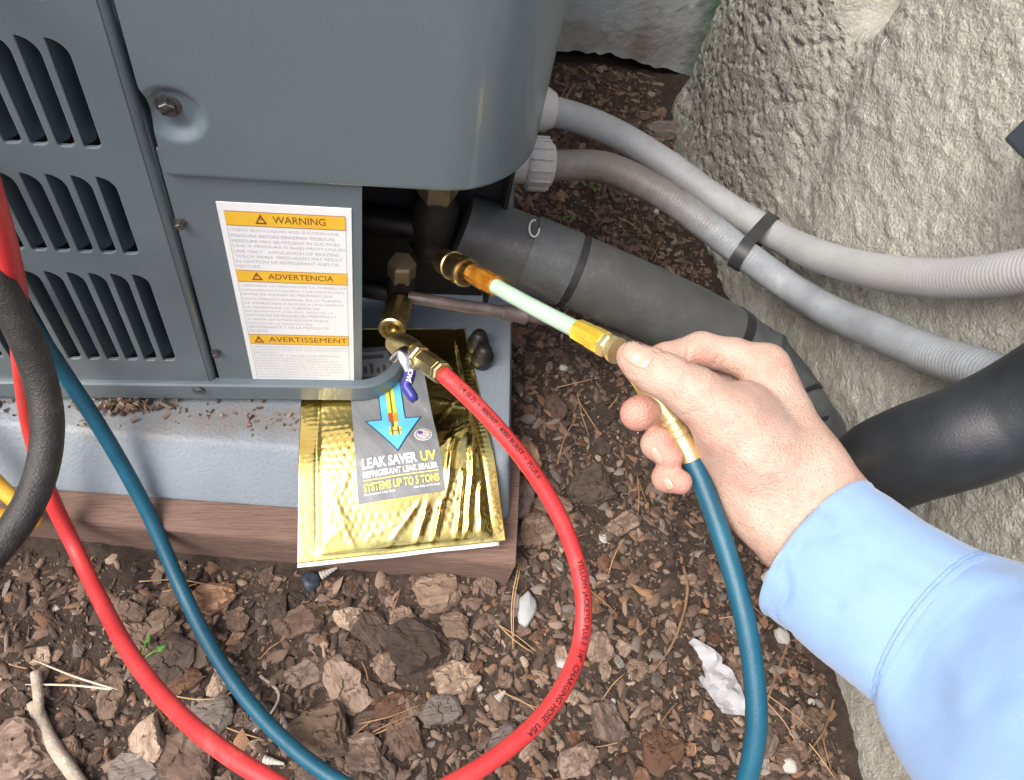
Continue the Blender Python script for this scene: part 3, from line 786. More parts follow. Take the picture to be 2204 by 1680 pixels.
# ================================================================ insulated suction line and bare liquid line
m_foam = M('old_foam_insulation', (.042, .044, .044), (.085, .085, .080), (.062, .064, .062), scale=22, rough=.44, bump=.35, bscale=300, spread=(.3, .7), rvar=.1)
m_tape = M('foam_tape', (.040, .044, .047), (.075, .080, .082), scale=40, rough=.42, bump=.3, bscale=350)
m_foamnew = M('new_black_foam', (.016, .019, .023), (.030, .033, .038), scale=30, rough=.42, bump=.2, bscale=700)
m_seam = M('black_vinyl_tape', (.010, .010, .011), (.018, .018, .019), scale=60, rough=.35)
line = thing('insulated_pipe', 'thick black foam insulated pipe running from the valve, bending along the stucco wall', 'pipe', at(990, 497, .585))
RF = .0272
LP = [(955, 480, .575), (992, 497, .580), (1065, 520, .585), (1135, 545, .588), (1237, 585, .592), (1330, 623, .598), (1419, 663, .604), (1500, 702, .612), (1565, 735, .620), (1630, 785, .628), (1680, 845, .628), (1722, 915, .62), (1752, 985, .61), (1775, 1060, .60)]
LC = catmull([wall_at(p, RF + .002) for p in LP], 320)
ll = np.concatenate([[0], np.cumsum(np.linalg.norm(np.diff(LC, axis=0), axis=1))])
def line_idx(u, v):
    pr = [(lambda c: (c[0] / c[2] * F + 1102, c[1] / c[2] * F + 840))(MW.T @ (p - CAM)) for p in LC]
    return int(np.argmin([(a - u) ** 2 + (b - v) ** 2 for a, b in pr]))
def foam(name, a, b, extra, mat, seed, amp=.0008, wrinkle=0., n=40, label=None):
    i, j = (a if isinstance(a, int) else line_idx(*a)), (b if isinstance(b, int) else line_idx(*b))
    C = LC[i:j + 1]; l = ll[i:j + 1]
    V, Fc = tube_geo(C, RF + extra, n)
    V = V.reshape(len(C), n, 3); d = V - C[:, None, :]; r = np.linalg.norm(d, axis=2, keepdims=True)
    k = (fbm(V, 35, 3, seed) - .5) * 2 * amp
    if wrinkle:
        q = fbm(V * 1.0, 40, 3, seed + 5); k = k + wrinkle * (sstep(.45, .60, q) - .5) * .6
        k = k + wrinkle * 1.3 * sstep(.86, .99, 1 - np.abs(2 * fbm(V * np.array([1.4, .8, 1.2]), 17, 2, seed + 8) - 1))
    V = (C[:, None, :] + d / r * (r + k[..., None])).reshape(-1, 3)
    o = mesh_obj(name, V, Fc, mat, line, True, 55)
    if label: o['label'] = label
    return o
foam('foam_sleeve', (988, 496), (1140, 547), .0, m_foam, 101, .0010)
foam('tape_wrap', (1136, 545), (1226, 581), .0016, m_tape, 103, .0006)
foam('tape_band', (1224, 580), (1241, 587), .0004, m_seam, 105, .0002)
foam('foam_sleeve', (1239, 586), (1560, 732), .0008, m_foam, 107, .0010)
foam('tape_band', (1556, 730), (1572, 741), .0015, m_seam, 105, .0002)
foam('taped_elbow', (1570, 739), len(LC) - 1, .0004, m_tape, 109, .0010, .0017, 64, 'creased tape wrapped elbow of the insulated pipe')
foam('tape_band', (1694, 866), (1698, 873), .0018, m_seam, 105, .0002)
foam('tape_band', (1728, 928), (1733, 938), .0020, m_seam, 105, .0002)
LC = catmull([wall_at(p, RF + .003) for p in ((1838, 1150, .515), (1848, 1085, .497), (1880, 1018, .475), (1955, 980, .448), (2060, 945, .426), (2178, 895, .411), (2320, 815, .40), (2650, 600, .40), (3100, 200, .42))], 220)
ll = np.concatenate([[0], np.cumsum(np.linalg.norm(np.diff(LC, axis=0), axis=1))])
foam('foam_sleeve', 0, len(LC) - 1, .0006, m_foamnew, 113, .0005, 0, 44, 'smooth new black foam sleeve')
# split and ragged collar of the first sleeve: a raised curl and scratches
p0 = at(1150, 492, .560)
an = np.linspace(0, 1.6 * math.pi, 14)
tube('torn_foil_curl', np.array([p0 + .0035 * (math.cos(a) * MW[:, 0] + math.sin(a) * MW[:, 1] * 1.7) for a in an]), .0007, M('pale_tear', (.42, .42, .40), rough=.5), line, n=6)

m_cu = M('copper_pipe', (.13, .10, .092), (.28, .23, .212), (.20, .16, .147), scale=55, rough=.42, metal=.55, rvar=.12, bump=.2, bscale=200)
CL = catmull([at(878, 640, .568), at(930, 648, .571), at(990, 658, .576), at(1060, 668, .582), at(1140, 682, .592), at(1220, 697, .604), at(1330, 722, .625), at(1450, 760, .655), at(1560, 820, .68)], 120)
liq = thing('liquid_line', 'thin bare copper pipe running behind the pale tube', 'pipe', CL[0])
tube('copper_tube', CL, .0046, m_cu, liq, n=18)
i = 38
lathe('pipe_joint', CL[i], CL[i + 9], [(0, .0048), (.05, .0060), (.8, .0062), (.85, .0066), (1, .0066), (1, .005)], m_cu, liq, n=20)

# dark box corner at the right edge
m_box = M('dark_grey_box', (.045, .058, .070), (.06, .075, .088), scale=40, rough=.4, bump=.3, bscale=500)
q = onX(2153, 300, .335)
ea, eb = onX(2230, 225, .335) - q, onX(2230, 378, .335) - q
ea /= np.linalg.norm(ea); eb /= np.linalg.norm(eb); ec = np.cross(ea, eb); ec /= np.linalg.norm(ec)
if ec[0] < 0: ec = -ec
V = []; 
for w in (0, 1):
    for (a, b) in ((0, 0), (.13, 0), (.13, .11), (0, .11)): V.append(q + ea * a + eb * b + ec * w * .055)
bm = bmesh.new(); vs_ = [bm.verts.new(tuple(v)) for v in V]
for f in ((0, 1, 2, 3), (7, 6, 5, 4), (0, 4, 5, 1), (1, 5, 6, 2), (2, 6, 7, 3), (3, 7, 4, 0)): bm.faces.new([vs_[i] for i in f])
bmesh.ops.recalc_face_normals(bm, faces=bm.faces[:])
bmesh.ops.bevel(bm, geom=bm.edges[:], offset=.0035, segments=3, affect='EDGES', profile=.6)
me = bpy.data.meshes.new('wall_box'); bm.to_mesh(me); bm.free()
wb = link('wall_box', me, m_box, None, True, 40)
tag(wb, 'dark grey box on the stucco wall, only its corner in view at the right edge', 'box')

# ================================================================ refrigerant hoses
m_red = M('red_hose_rubber', (.50, .030, .034), (.66, .068, .066), (.58, .044, .045), scale=38, rough=.40, bump=.3, bscale=1400, spec=.5)
m_teal = M('teal_hose_rubber', (.006, .065, .110), (.014, .115, .178), (.009, .088, .142), scale=38, rough=.36, bump=.25, bscale=1400)
m_blackhose = M('black_hose_rubber', (.022, .021, .020), (.055, .052, .047), (.036, .034, .031), scale=120, rough=.5, bump=.6, bscale=900)
m_yel = M('yellow_hose_rubber', (.60, .34, .035), (.68, .42, .05), scale=90, rough=.42, bump=.25, bscale=1400)
m_brass = M('brass', (.46, .365, .16), (.60, .49, .25), scale=160, rough=.33, metal=1., rvar=.08)
m_brass2 = M('bright_brass', (.70, .57, .29), (.79, .67, .39), scale=160, rough=.34, metal=.8, rvar=.06)
m_ink = M('black_print', (.05, .012, .012), rough=.5)
RH = .0053
red = thing('red_hose', 'red rubber hose looping from the left edge up to the brass ball valve', 'hose', at(1250, 1340, .49))
rp = [(-900, -700, .30), (-420, -320, .27), (-110, 140, .28), (-32, 380, .32), (18, 553, .365), (37, 650, .40), (48, 780, .44), (68, 930, .51), (105, 1060, .535), (160, 1178, .555), (215, 1290, .535), (275, 1400, .50), (350, 1500, .47), (445, 1590, .44), (560, 1668, .42), (690, 1735, .41), (830, 1748, .415), (960, 1695, .425), (1075, 1625, .44), (1165, 1545, .455), (1225, 1455, .47), (1252, 1370, .485), (1255, 1285, .49), (1237, 1195, .49), (1195, 1095, .487), (1135, 1000, .483), (1065, 915, .48), (1000, 848, .478), (951, 803, .476)]
RCv = catmull([at(*p) for p in rp], 500)
tube('hose_rubber', RCv, RH, m_red, red, n=22, auto=None)
def wrap_text(body, C, R, start, height, mat, parent, ang=0., flip=False, offset=.022):
    """lettering wrapped on a hose: x follows the hose from point index start, y goes round it; ang measured from the side facing the camera"""
    me, co = text_mesh(body, 1., offset)
    c0 = co[:, 1].min(); sc = height / .72
    l = np.concatenate([[0], np.cumsum(np.linalg.norm(np.diff(C, axis=0), axis=1))])
    x = co[:, 0] * sc; y = (co[:, 1] - .36) * sc
    pos = l[start] + (-x if flip else x)
    pos = np.clip(pos, 0, l[-1] - 1e-4)
    P = np.stack([np.interp(pos, l, C[:, k]) for k in range(3)], 1)
    T = np.gradient(C, axis=0); T /= np.linalg.norm(T, axis=1)[:, None]
    Tp = np.stack([np.interp(pos, l, T[:, k]) for k in range(3)], 1); Tp /= np.linalg.norm(Tp, axis=1)[:, None]
    vw = CAM - P; vw -= (vw * Tp).sum(1)[:, None] * Tp; vw /= np.linalg.norm(vw, axis=1)[:, None]
    dirx = -Tp if flip else Tp
    up_ = np.cross(vw, dirx)
    th = ang + y / R
    V = P + (R + .0004) * (np.cos(th)[:, None] * vw + np.sin(th)[:, None] * up_)
    me.vertices.foreach_set('co', V.ravel()); me.update()
    return link('hose_print', me, mat, parent, False)
half_i = len(RCv) // 2
i1 = half_i + idx_of(RCv[half_i:], 1238, 1200)
wrap_text('YELLOW JACKET® PLUS II  1/4"  CHARGING HOSE  USA', RCv, RH, i1, .0034, m_ink, red, ang=.38, flip=True)
i2 = half_i + idx_of(RCv[half_i:], 985, 835)
wrap_text('1/4 (6.2)  •  800WP / 4000 BURST  •  PLUS II', RCv, RH, i2, .0029, m_ink, red, ang=.25, flip=True)

teal = thing('teal_hose', 'teal blue rubber hose from the left edge round to the hand', 'hose', at(560, 1540, .53))
tp = [(-700, 150, .42), (-260, 400, .42), (-45, 560, .44), (60, 690, .47), (105, 755, .495), (150, 822, .515), (205, 905, .53), (265, 1005, .55), (325, 1118, .567), (385, 1255, .57), (440, 1368, .56), (510, 1478, .545), (590, 1572, .53), (680, 1650, .515), (790, 1712, .50), (920, 1735, .48), (1080, 1770, .46), (1280, 1830, .43), (1460, 1830, .40), (1575, 1765, .387), (1610, 1670, .380), (1628, 1560, .377), (1622, 1450, .378), (1602, 1330, .381), (1570, 1210, .387), (1530, 1090, .395), (1498, 1010, .401), (1484, 982, .403)]
TCv = catmull([at(*p) for p in tp], 480)
tube('hose_rubber', TCv, .0052, m_teal, teal, n=22, auto=None)
bh = thing('black_hose', 'thick black rubber hose curving in from the left edge', 'hose', at(60, 1150, .49))
bp = [(-800, 100, .36), (-330, 270, .345), (-95, 490, .36), (-12, 602, .372), (42, 700, .385), (85, 812, .40), (102, 915, .405), (88, 1020, .405), (48, 1110, .40), (-10, 1185, .395), (-90, 1260, .39), (-330, 1360, .40), (-800, 1420, .42)]
BC = catmull([at(*p) for p in bp], 240)
tube('hose_rubber', BC, .0080, m_blackhose, bh, n=26, auto=None)
yh = thing('yellow_hose', 'yellow rubber hose at the left edge behind the black hose', 'hose', at(20, 1080, .53))
yp = [(-800, 520, .50), (-330, 740, .51), (-140, 900, .52), (-60, 985, .53), (0, 1048, .54), (50, 1095, .545), (72, 1122, .545), (40, 1122, .54), (-30, 1105, .53), (-140, 1100, .52), (-400, 1120, .51), (-800, 1180, .50)]
tube('hose_rubber', catmull([at(*p) for p in yp], 200), .0055, m_yel, yh, n=20, auto=None)

# ---- ball valve on the red hose
NA, NB = at(862, 655, .560), at(843, 712, .535)
lathe('knurled_nut', NA, NB, [(0, .0070), (.03, .0086)] + [(.06 + .70 * k / 8, .0090) for k in range(9)] + [(.80, .0092), (.97, .0092), (1, .0082), (1, .0062), (.88, .0058)], m_brass, red, n=28, auto=4, knurl=(.06, .78, .13))
lathe('valve_stem', at(846, 705, .538), at(852, 742, .525), [(0, .0036), (.7, .0036), (.75, .0045), (1, .0045)], m_brass, red, n=18)
VA, VB = at(850, 735, .527), at(951, 803, .476)
# body, collar, hex ferrule along one axis
lathe('valve_body', VA, VA + (VB - VA) * .46, [(0, .0058), (.06, .0078), (.5, .0090), (.8, .0088), (.9, .0078), (1, .0078)], m_brass, red, n=24)
hexnut('valve_collar', VA + (VB - VA) * .46, VA + (VB - VA) * .58, .0080, m_brass, red)
hexnut('valve_collar', VA + (VB - VA) * .585, VA + (VB - VA) * .63, .0072, m_brass, red)
lathe('hose_ferrule', VA + (VB - VA) * .63, VB + (VB - VA) * .03, [(0, .0064), (.04, .0072), (.85, .0072), (.86, .0070), (.97, .0070), (1, .0058)], m_brass, red, n=8, auto=20)
m_chrome = M('chrome_steel', (.55, .56, .57), (.65, .66, .67), scale=80, rough=.25, metal=1.)
m_blue = M('blue_vinyl', (.025, .028, .20), (.04, .045, .27), scale=60, rough=.35)
la, lb_, lc_ = at(872, 770, .505), at(880, 800, .502), at(872, 838, .500)
lever = tube('lever_bracket', catmull([at(850, 770, .503), at(866, 756, .498), at(875, 775, .495), at(883, 797, .496)], 20), np.linspace(.0046, .0030, 20), m_chrome, red, n=10, sx=1.35, sy=.6, ref=ray(870, 770))
lathe('lever_pivot', at(868, 768, .500), at(868, 768, .512), [(0, .0030), (.3, .0034), (1, .0034)], m_chrome, red, n=6, auto=20)
HC = catmull([at(884, 798, .499), at(880, 815, .498), at(874, 832, .497), at(882, 846, .496), at(893, 863, .495)], 40)
lev = tube('lever_handle', HC, np.interp(np.linspace(0, 1, 40), [0, .06, .9, 1], [.0042, .0047, .0047, .0034]), m_blue, red, n=18, auto=None, sx=1.0, sy=.75)
wrap_text('JACKET®', HC, .0048, 14, .0027, k_white, lev, ang=.0, flip=True)

# ---- sealer injector tube from the suction port to the hand
m_tube = M('pale_green_filled_tube', (.38, .54, .42), (.43, .59, .47), scale=30, rough=.22, sss=.3, sss_r=(.8, 1, .8), sss_s=.004, coat=.5, coat_rough=.08)
m_amber = M('amber_shrink_sleeve', (.46, .15, .012), (.66, .28, .03), scale=120, rough=.22, coat=.8, metal=.55)
m_goldsl = M('gold_shrink_sleeve', (.82, .56, .04), (.88, .66, .08), scale=120, rough=.22, coat=.8, metal=.55)
inj = thing('injector_tube', 'pale green filled tube with brass coupler and gold sleeves, held towards the valve', 'tube', at(1160, 660, .46))
CA, CB = at(950, 560, .548), at(1006, 588, .522)
lathe('brass_coupler', CA, CB, [(0, .0062), (.04, .0078), (.12, .0088), (.40, .0092), (.42, .0100), (.47, .0100), (.49, .0092), (.78, .0094), (.80, .0103), (.90, .0104), (.97, .0100), (1, .0094), (1, .0078), (.80, .0066)], m_brass, inj, n=36, auto=30)
JA, JB = at(1002, 582, .526), at(1330, 757, .414)
def J(s): return JA + (JB - JA) * s
def js(u):   # fraction along the tube for a picture column
    a, b = 0., 1.
    for _ in range(50):
        m_ = (a + b) / 2; c = MW.T @ (J(m_) - CAM)
        if c[0] / c[2] * F + 1102 < u: a = m_
        else: b = m_
    return a
lathe('coupler_stem', J(-.02), J(js(1030)), [(0, .0040), (1, .0040)], m_brass, inj, n=20)
lathe('shrink_sleeve', J(js(1014)), J(js(1068)), [(0, 0.00524), (.02, 0.00638), (.25, 0.00661), (.30, 0.00707), (.70, 0.00707), (.75, 0.00661), (.93, 0.00650), (.95, 0.00684), (1, 0.00661), (1, 0.00513)], m_amber, inj, n=10, auto=25)
bend = np.array([J(s) + np.array([0, 0, -.0008]) * math.sin(math.pi * (s - js(1060)) / (js(1255) - js(1060))) for s in np.linspace(js(1060), js(1255), 40)])
tube('filled_tube', bend, .0050, m_tube, inj, n=24, auto=None)
lathe('shrink_sleeve', J(js(1243)), J(js(1303)), [(0, 0.00524), (.02, 0.00638), (.30, 0.00661), (.55, 0.00661), (.58, 0.00707), (.98, 0.00707), (1, 0.00570)], m_goldsl, inj, n=10, auto=25)
hexnut('hex_fitting', J(js(1296)), J(js(1313)), .0070, m_brass2, inj)
lathe('fitting_neck', J(js(1312)), J(js(1324)), [(0, .0052), (1, .0052)], m_brass2, inj, n=24)

# ---- brass end of the teal hose, in the grip
EA, EB = J(js(1322)), at(1420, 866, .402)
EM = at(1385, 812, .403)
lathe('end_nut', J(js(1322)), J(js(1352)), [(0, .0058), (.06, .0070), (.45, .0070), (.5, .0062), (.6, .0072), (1, .0072)], m_brass2, teal, n=28)
lathe('valve_arm', at(1375, 800, .404), at(1447, 905, .402), [(0, .0066), (.35, .0068), (.75, .0052), (1, .0046)], m_brass2, teal, n=24)
lathe('valve_ring', at(1443, 899, .402), at(1449, 908, .402), [(0, .0060), (.5, .0064), (1, .0060)], m_brass2, teal, n=24)
lathe('hose_barb', at(1447, 905, .402), at(1465, 940, .402), [(0, .0050), (.5, .0050), (.55, .0058), (.9, .0058), (1, .0050)], m_brass2, teal, n=24)
lathe('hose_ferrule', at(1463, 936, .402), at(1488, 990, .402), [(0, .0046), (.1, .0054), (.9, .0058), (1, .0058)], m_brass2, teal, n=24)
# ================================================================ the arm: hand, sleeve
def hp(cx, cy, d):   # close-up picture units -> place
    return at(1241.6 + cx * .31959, 671.1 + cy * .31959, d)
def hr(r, d): return r * .31959 / F * d
def caps(P, A, B, ra, rb):
    """round cone distance"""
    ba = B - A; L2 = ba.dot(ba)
    t = np.clip(((P - A) @ ba) / L2, 0, 1)
    return np.linalg.norm(P - A - t[..., None] * ba, axis=-1) - (ra + (rb - ra) * t)
def smin(a, b, k):
    h = np.clip(.5 + .5 * (b - a) / k, 0, 1)
    return b + (a - b) * h - k * h * (1 - h)
def chain(P, pts, k=.003):
    d = None
    for a, b in zip(pts[:-1], pts[1:]):
        c = caps(P, hp(*a[:3]), hp(*b[:3]), hr(a[3], a[2]), hr(b[3], b[2]))
        d = c if d is None else smin(d, c, k)
    return d
THUMB = [(372, 305, .392, 108), (440, 360, .390, 122), (545, 412, .388, 146), (660, 470, .386, 152), (805, 560, .384, 180), (1010, 740, .386, 225), (1240, 960, .386, 235)]
INDEX = [(470, 345, .409, 92), (600, 315, .413, 102), (835, 258, .418, 118), (1060, 300, .416, 118), (1272, 365, .413, 128), (1400, 680, .408, 150), (1575, 1060, .396, 205)]
MIDDLE = [(408, 688, .398, 118), (525, 634, .409, 117), (640, 560, .428, 112), (860, 470, .440, 120), (1265, 480, .432, 150), (1480, 1050, .410, 200)]
RING = [(630, 985, .3975, 86), (542, 893, .402, 105), (640, 808, .428, 102), (800, 740, .442, 118), (1220, 640, .440, 150), (1440, 1130, .412, 200)]
PINKY = [(695, 1148, .3955, 84), (606, 1118, .401, 94), (680, 1040, .425, 92), (820, 960, .438, 108), (1180, 830, .440, 140), (1400, 1200, .412, 190)]
def hand_sdf(P):
    th = chain(P, THUMB, .004)
    ix = chain(P, INDEX, .003); mi = chain(P, MIDDLE, .003); ri = chain(P, RING, .003); pk = chain(P, PINKY, .003)
    def C(a, b): return caps(P, hp(*a[:3]), hp(*b[:3]), hr(a[3], a[2]), hr(b[3], b[2]))
    body = C((1120, 690, .400, 225), (1370, 1010, .398, 260))
    body = smin(body, C((1330, 560, .418, 180), (1480, 1000, .402, 230)), .012)
    body = smin(body, C((1000, 900, .402, 200), (1250, 1320, .398, 215)), .010)      # heel of the thumb
    body = smin(body, C((1180, 1280, .402, 180), (1420, 1560, .392, 205)), .010)
    body = smin(body, C((1560, 1060, .396, 215), (1830, 1370, .394, 215)), .014)
    body = smin(body, C((1400, 1290, .396, 240), (1680, 1560, .392, 235)), .014)
    body = smin(body, C((1560, 1200, .393, 245), (2150, 1780, .386, 260)), .014)
    knuckles = smin(smin(C(MIDDLE[4], RING[4]), C(RING[4], PINKY[4]), .006), C(INDEX[4], MIDDLE[4]), .006)
    body = smin(body, knuckles, .012)
    d = smin(body, th, .012)
    d = smin(d, ix, .007)
    for f in (mi, ri, pk): d = smin(d, f, .0028)
    # tendon ridge at the wrist, hollow of the web
    d = smin(d, C((1230, 1400, .3870, 30), (1460, 1640, .3800, 34)), .008)
    d = smin(d, C((740, 490, .3740, 20), (1230, 860, .3735, 24)), .008)
    for a, b, r in GROOVES:
        g = caps(P, a, b, r, r * .6); d = -smin(-d, g, .0012)
    return d
GROOVES = []
# surface nets
ctr = [hp(*p[:3]) for ch in (THUMB, INDEX, MIDDLE, RING, PINKY) for p in ch] + [hp(2150, 1720, .370)]
lo = np.min(ctr, axis=0) - .030; hi = np.max(ctr, axis=0) + .030
H = .0010
nx, ny, nz = (np.ceil((hi - lo) / H).astype(int) + 1)
ax = [lo[k] + H * np.arange(m) for k, m in enumerate((nx, ny, nz))]
# folds of skin, set on the surface before it is meshed
def surf_hit(cx, cy, d0=.34, d1=.46):
    u, v = 1241.6 + cx * .31959, 671.1 + cy * .31959
    ds = np.linspace(d0, d1, 400); r = ray(u, v); P = CAM + ds[:, None] * r
    s = hand_sdf(P); k = np.argmax(s < 0)
    if s[k] >= 0: return None
    a = s[k - 1] / (s[k - 1] - s[k]); return CAM + r * (ds[k - 1] + a * (ds[1] - ds[0]))
gr = []
for pts, r in (([(785, 165), (758, 235), (748, 300), (752, 345)], .00095), ([(582, 215), (578, 245), (586, 275)], .0007), ([(950, 300), (925, 360), (915, 405)], .0007), ([(1000, 320), (960, 380)], .0006),
               ([(535, 262), (470, 285), (415, 318), (380, 350)], .0007), ([(640, 300), (600, 345)], .0005), ([(610, 305), (575, 360)], .0005), ([(700, 700), (800, 672), (880, 668)], .0004)):
    h = [surf_hit(*q) for q in pts]; h = [q for q in h if q is not None]
    gr += [(x, y, r) for x, y in zip(h[:-1], h[1:])]
GROOVES.extend(gr)
cs = [a_[::4] for a_ in ax]
Dc = np.empty(tuple(len(c) for c in cs), np.float32)
for i in range(len(cs[0])):
    Dc[i] = hand_sdf(np.stack(np.meshgrid([cs[0][i]], cs[1], cs[2], indexing='ij'), -1)[0])
Dn = np.repeat(np.repeat(np.repeat(Dc, 4, 0), 4, 1), 4, 2)[:nx, :ny, :nz]
D = Dn.astype(np.float64)
near = np.argwhere(np.abs(Dn) < .0085)
for k in range(0, len(near), 60000):
    q = near[k:k + 60000]
    D[q[:, 0], q[:, 1], q[:, 2]] = hand_sdf(lo + H * q)
def surface_nets(D):
    s = D < 0
    cells = np.zeros(tuple(np.array(D.shape) - 1), bool)
    acc = np.zeros(cells.shape + (3,)); cnt = np.zeros(cells.shape)
    corner = [(a, b, c) for a in (0, 1) for b in (0, 1) for c in (0, 1)]
    def sl(o): return tuple(slice(o[k], D.shape[k] - 1 + o[k]) for k in range(3))
    for a in corner:
        for k in range(3):
            if a[k] == 0:
                b = list(a); b[k] = 1; b = tuple(b)
                da, db = D[sl(a)], D[sl(b)]; cross = (da < 0) != (db < 0)
                t = np.where(cross, da / np.where(cross, da - db, 1), 0)
                for q in range(3):
                    acc[..., q] += np.where(cross, a[q] + (t if q == k else 0), 0)
                cnt += cross
    cells = cnt > 0
    idx = -np.ones(cells.shape, np.int64); idx[cells] = np.arange(cells.sum())
    ii = np.argwhere(cells)
    V = ii + acc[cells] / cnt[cells][:, None]
    Fc = []
    for k in range(3):
        o = [0, 0, 0]; o[k] = 1
        a = D[tuple(slice(0, D.shape[q] - o[q]) for q in range(3))] < 0; b = D[tuple(slice(o[q], D.shape[q]) for q in range(3))] < 0
        e = np.argwhere(a != b); u_, v_ = (k + 1) % 3, (k + 2) % 3
        ok = (e[:, u_] > 0) & (e[:, v_] > 0) & (e[:, u_] < D.shape[u_] - 1) & (e[:, v_] < D.shape[v_] - 1)
        e = e[ok]
        def g(du, dv):
            q = e.copy(); q[:, u_] += du; q[:, v_] += dv; return idx[q[:, 0], q[:, 1], q[:, 2]]
        quad_ = np.stack([g(-1, -1), g(0, -1), g(0, 0), g(-1, 0)], 1)
        flip = ~a[e[:, 0], e[:, 1], e[:, 2]]
        quad_[flip] = quad_[flip][:, ::-1]
        Fc.append(quad_)
    return V, np.concatenate(Fc)
Vh, Fh = surface_nets(D)
Vh = lo + Vh * H
# light smoothing
E_ = np.concatenate([Fh[:, [0, 1]], Fh[:, [1, 2]], Fh[:, [2, 3]], Fh[:, [3, 0]]])
for _ in range(2):
    s = np.zeros_like(Vh); c = np.zeros(len(Vh))
    np.add.at(s, E_[:, 0], Vh[E_[:, 1]]); np.add.at(c, E_[:, 0], 1)
    Vh = .5 * Vh + .5 * s / np.maximum(c, 1)[:, None]
m_skin = M('skin', (.455, .305, .24), (.575, .415, .34), (.52, .36, .29), scale=75, rough=.52, bump=1.0, bscale=800, bdetail=6, sss=.14, sss_r=(1, .35, .2), sss_s=.004, attr='tint', spec=.4, spread=(.3, .7))
person = thing('person', 'right arm in pale blue shirt sleeve, bare hand gripping brass fitting and hose', 'person', hp(1450, 1250, .395))
hand = mesh_obj('hand', Vh, Fh, m_skin, person, True)
# redder fingertips and knuckle; shade on curled fingers and web is tinted in too
tint = np.ones((len(Vh), 4), np.float32)
red_w = np.zeros(len(Vh))
for ch, w in ((MIDDLE, 1.), (RING, 1.), (PINKY, 1.), (INDEX, .6), (THUMB, .25)):
    q = hp(*ch[0][:3]); red_w = np.maximum(red_w, w * (1 - sstep(.006, .020, np.linalg.norm(Vh - q, axis=1))))
q = hp(860, 380, .405); red_w = np.maximum(red_w, .9 * (1 - sstep(.004, .014, np.linalg.norm(Vh - q, axis=1))))  # shaded web between thumb and index, darkened in the tint
q = hp(1350, 320, .400); red_w = np.maximum(red_w, .35 * (1 - sstep(.004, .016, np.linalg.norm(Vh - q, axis=1))))
tint[:, 1] = 1 - .26 * red_w; tint[:, 2] = 1 - .28 * red_w
for a_, b_ in (((1330, 520), (1420, 720)), ((1420, 720), (1500, 880)), ((1420, 720), (1330, 900)), ((1330, 900), (1400, 1080))):
    A_v, B_v = surf_hit(*a_), surf_hit(*b_)
    dv = caps(Vh + .002 * (np.stack([fbm(Vh, 90, 2, 70 + k) for k in range(3)], 1) - .5), A_v, B_v, 0, 0); w_v = 1 - sstep(.0008, .0030, dv)
    tint[:, 0] *= 1 - .06 * w_v; tint[:, 1] *= 1 - .02 * w_v
mot = fbm(Vh, 160, 3, 77); tint[:, 1] *= 1 - .10 * sstep(.5, .68, mot); tint[:, 2] *= 1 - .10 * sstep(.5, .68, mot)
cattr = hand.data.color_attributes.new('tint', 'FLOAT_COLOR', 'POINT'); cattr.data.foreach_set('color', tint.ravel())
# fingernails laid on the finished surface
m_nail = M('fingernail', (.47, .30, .235), (.51, .335, .265), scale=60, rough=.24, sss=.2, sss_s=.003, coat=.3)
def nail(c, axis, L_, W_, lift=.0004):
    """c: centre, axis: towards the tip, half length, half width in close-up units"""
    axn = np.array(axis, float); axn /= np.linalg.norm(axn); pe = np.array([-axn[1], axn[0]])
    n, m = 12, 12; G = np.zeros((n, m, 3)); ok = True
    for i, a in enumerate(np.linspace(-1, 1, n)):
        for j, b in enumerate(np.linspace(-1, 1, m)):
            # squircle outline, rounder at the cuticle
            w = (1 - abs(a) ** (5 if a > 0 else 2.6)) ** .5 if abs(a) < 1 else 0.0
            w = .25 + .75 * w
            q = np.array(c) + axn * a * L_ + pe * b * W_ * w
            h = surf_hit(*q); sh = .95
            while h is None and sh > .3: h = surf_hit(*(np.array(c) + (q - np.array(c)) * sh)); sh -= .08
            if h is None: return None
            nr = CAM - h; nr /= np.linalg.norm(nr)
            edge = (1 - abs(b) ** 4) * (1 - abs(min(0, a)) ** 4)
            G[i, j] = h + nr * (lift * (.15 + edge))
    return thick_sheet('fingernail', G, -.0006 * (CAM - G[6, 6]) / np.linalg.norm(CAM - G[6, 6]), m_nail, person, True, None)
nail((412, 283), (-.80, -.52), 108, 88)
nail((532, 972), (.40, .92), 62, 30)
nail((612, 1158), (.45, .90), 50, 27)

# fine hairs on the back of the hand and wrist
hv, hf = [], []
rg = np.random.default_rng(5)
for _ in range(150):
    c_ = (rg.uniform(1050, 1800), rg.uniform(560, 1500)); h_ = surf_hit(*c_)
    if h_ is None: continue
    e_ = surf_hit(c_[0] + rg.uniform(-26, -6), c_[1] + rg.uniform(-30, 8))
    if e_ is None: continue
    nr = CAM - h_; nr /= np.linalg.norm(nr)
    Vt, Ft = tube_geo(np.array([h_ - nr * .0002, (h_ + e_) / 2 + nr * .0006, e_ + nr * .0008]), np.array([.00007, .00006, .00002]), 4)
    hf += [tuple(i + len(hv) for i in f) for f in Ft]; hv += list(Vt)
hair = mesh_obj('arm_hair', hv, hf, M('fine_brown_hair', (.12, .06, .035), rough=.6), person, True)

# ---- shirt sleeve
m_shirt = M('pale_blue_cotton', (.180, .290, .485), (.218, .338, .54), scale=14, rough=.85, bump=.35, bscale=2600, sheen=.3, spread=(.3, .7))
m_thread = M('blue_thread', (.20, .32, .56), rough=.8)
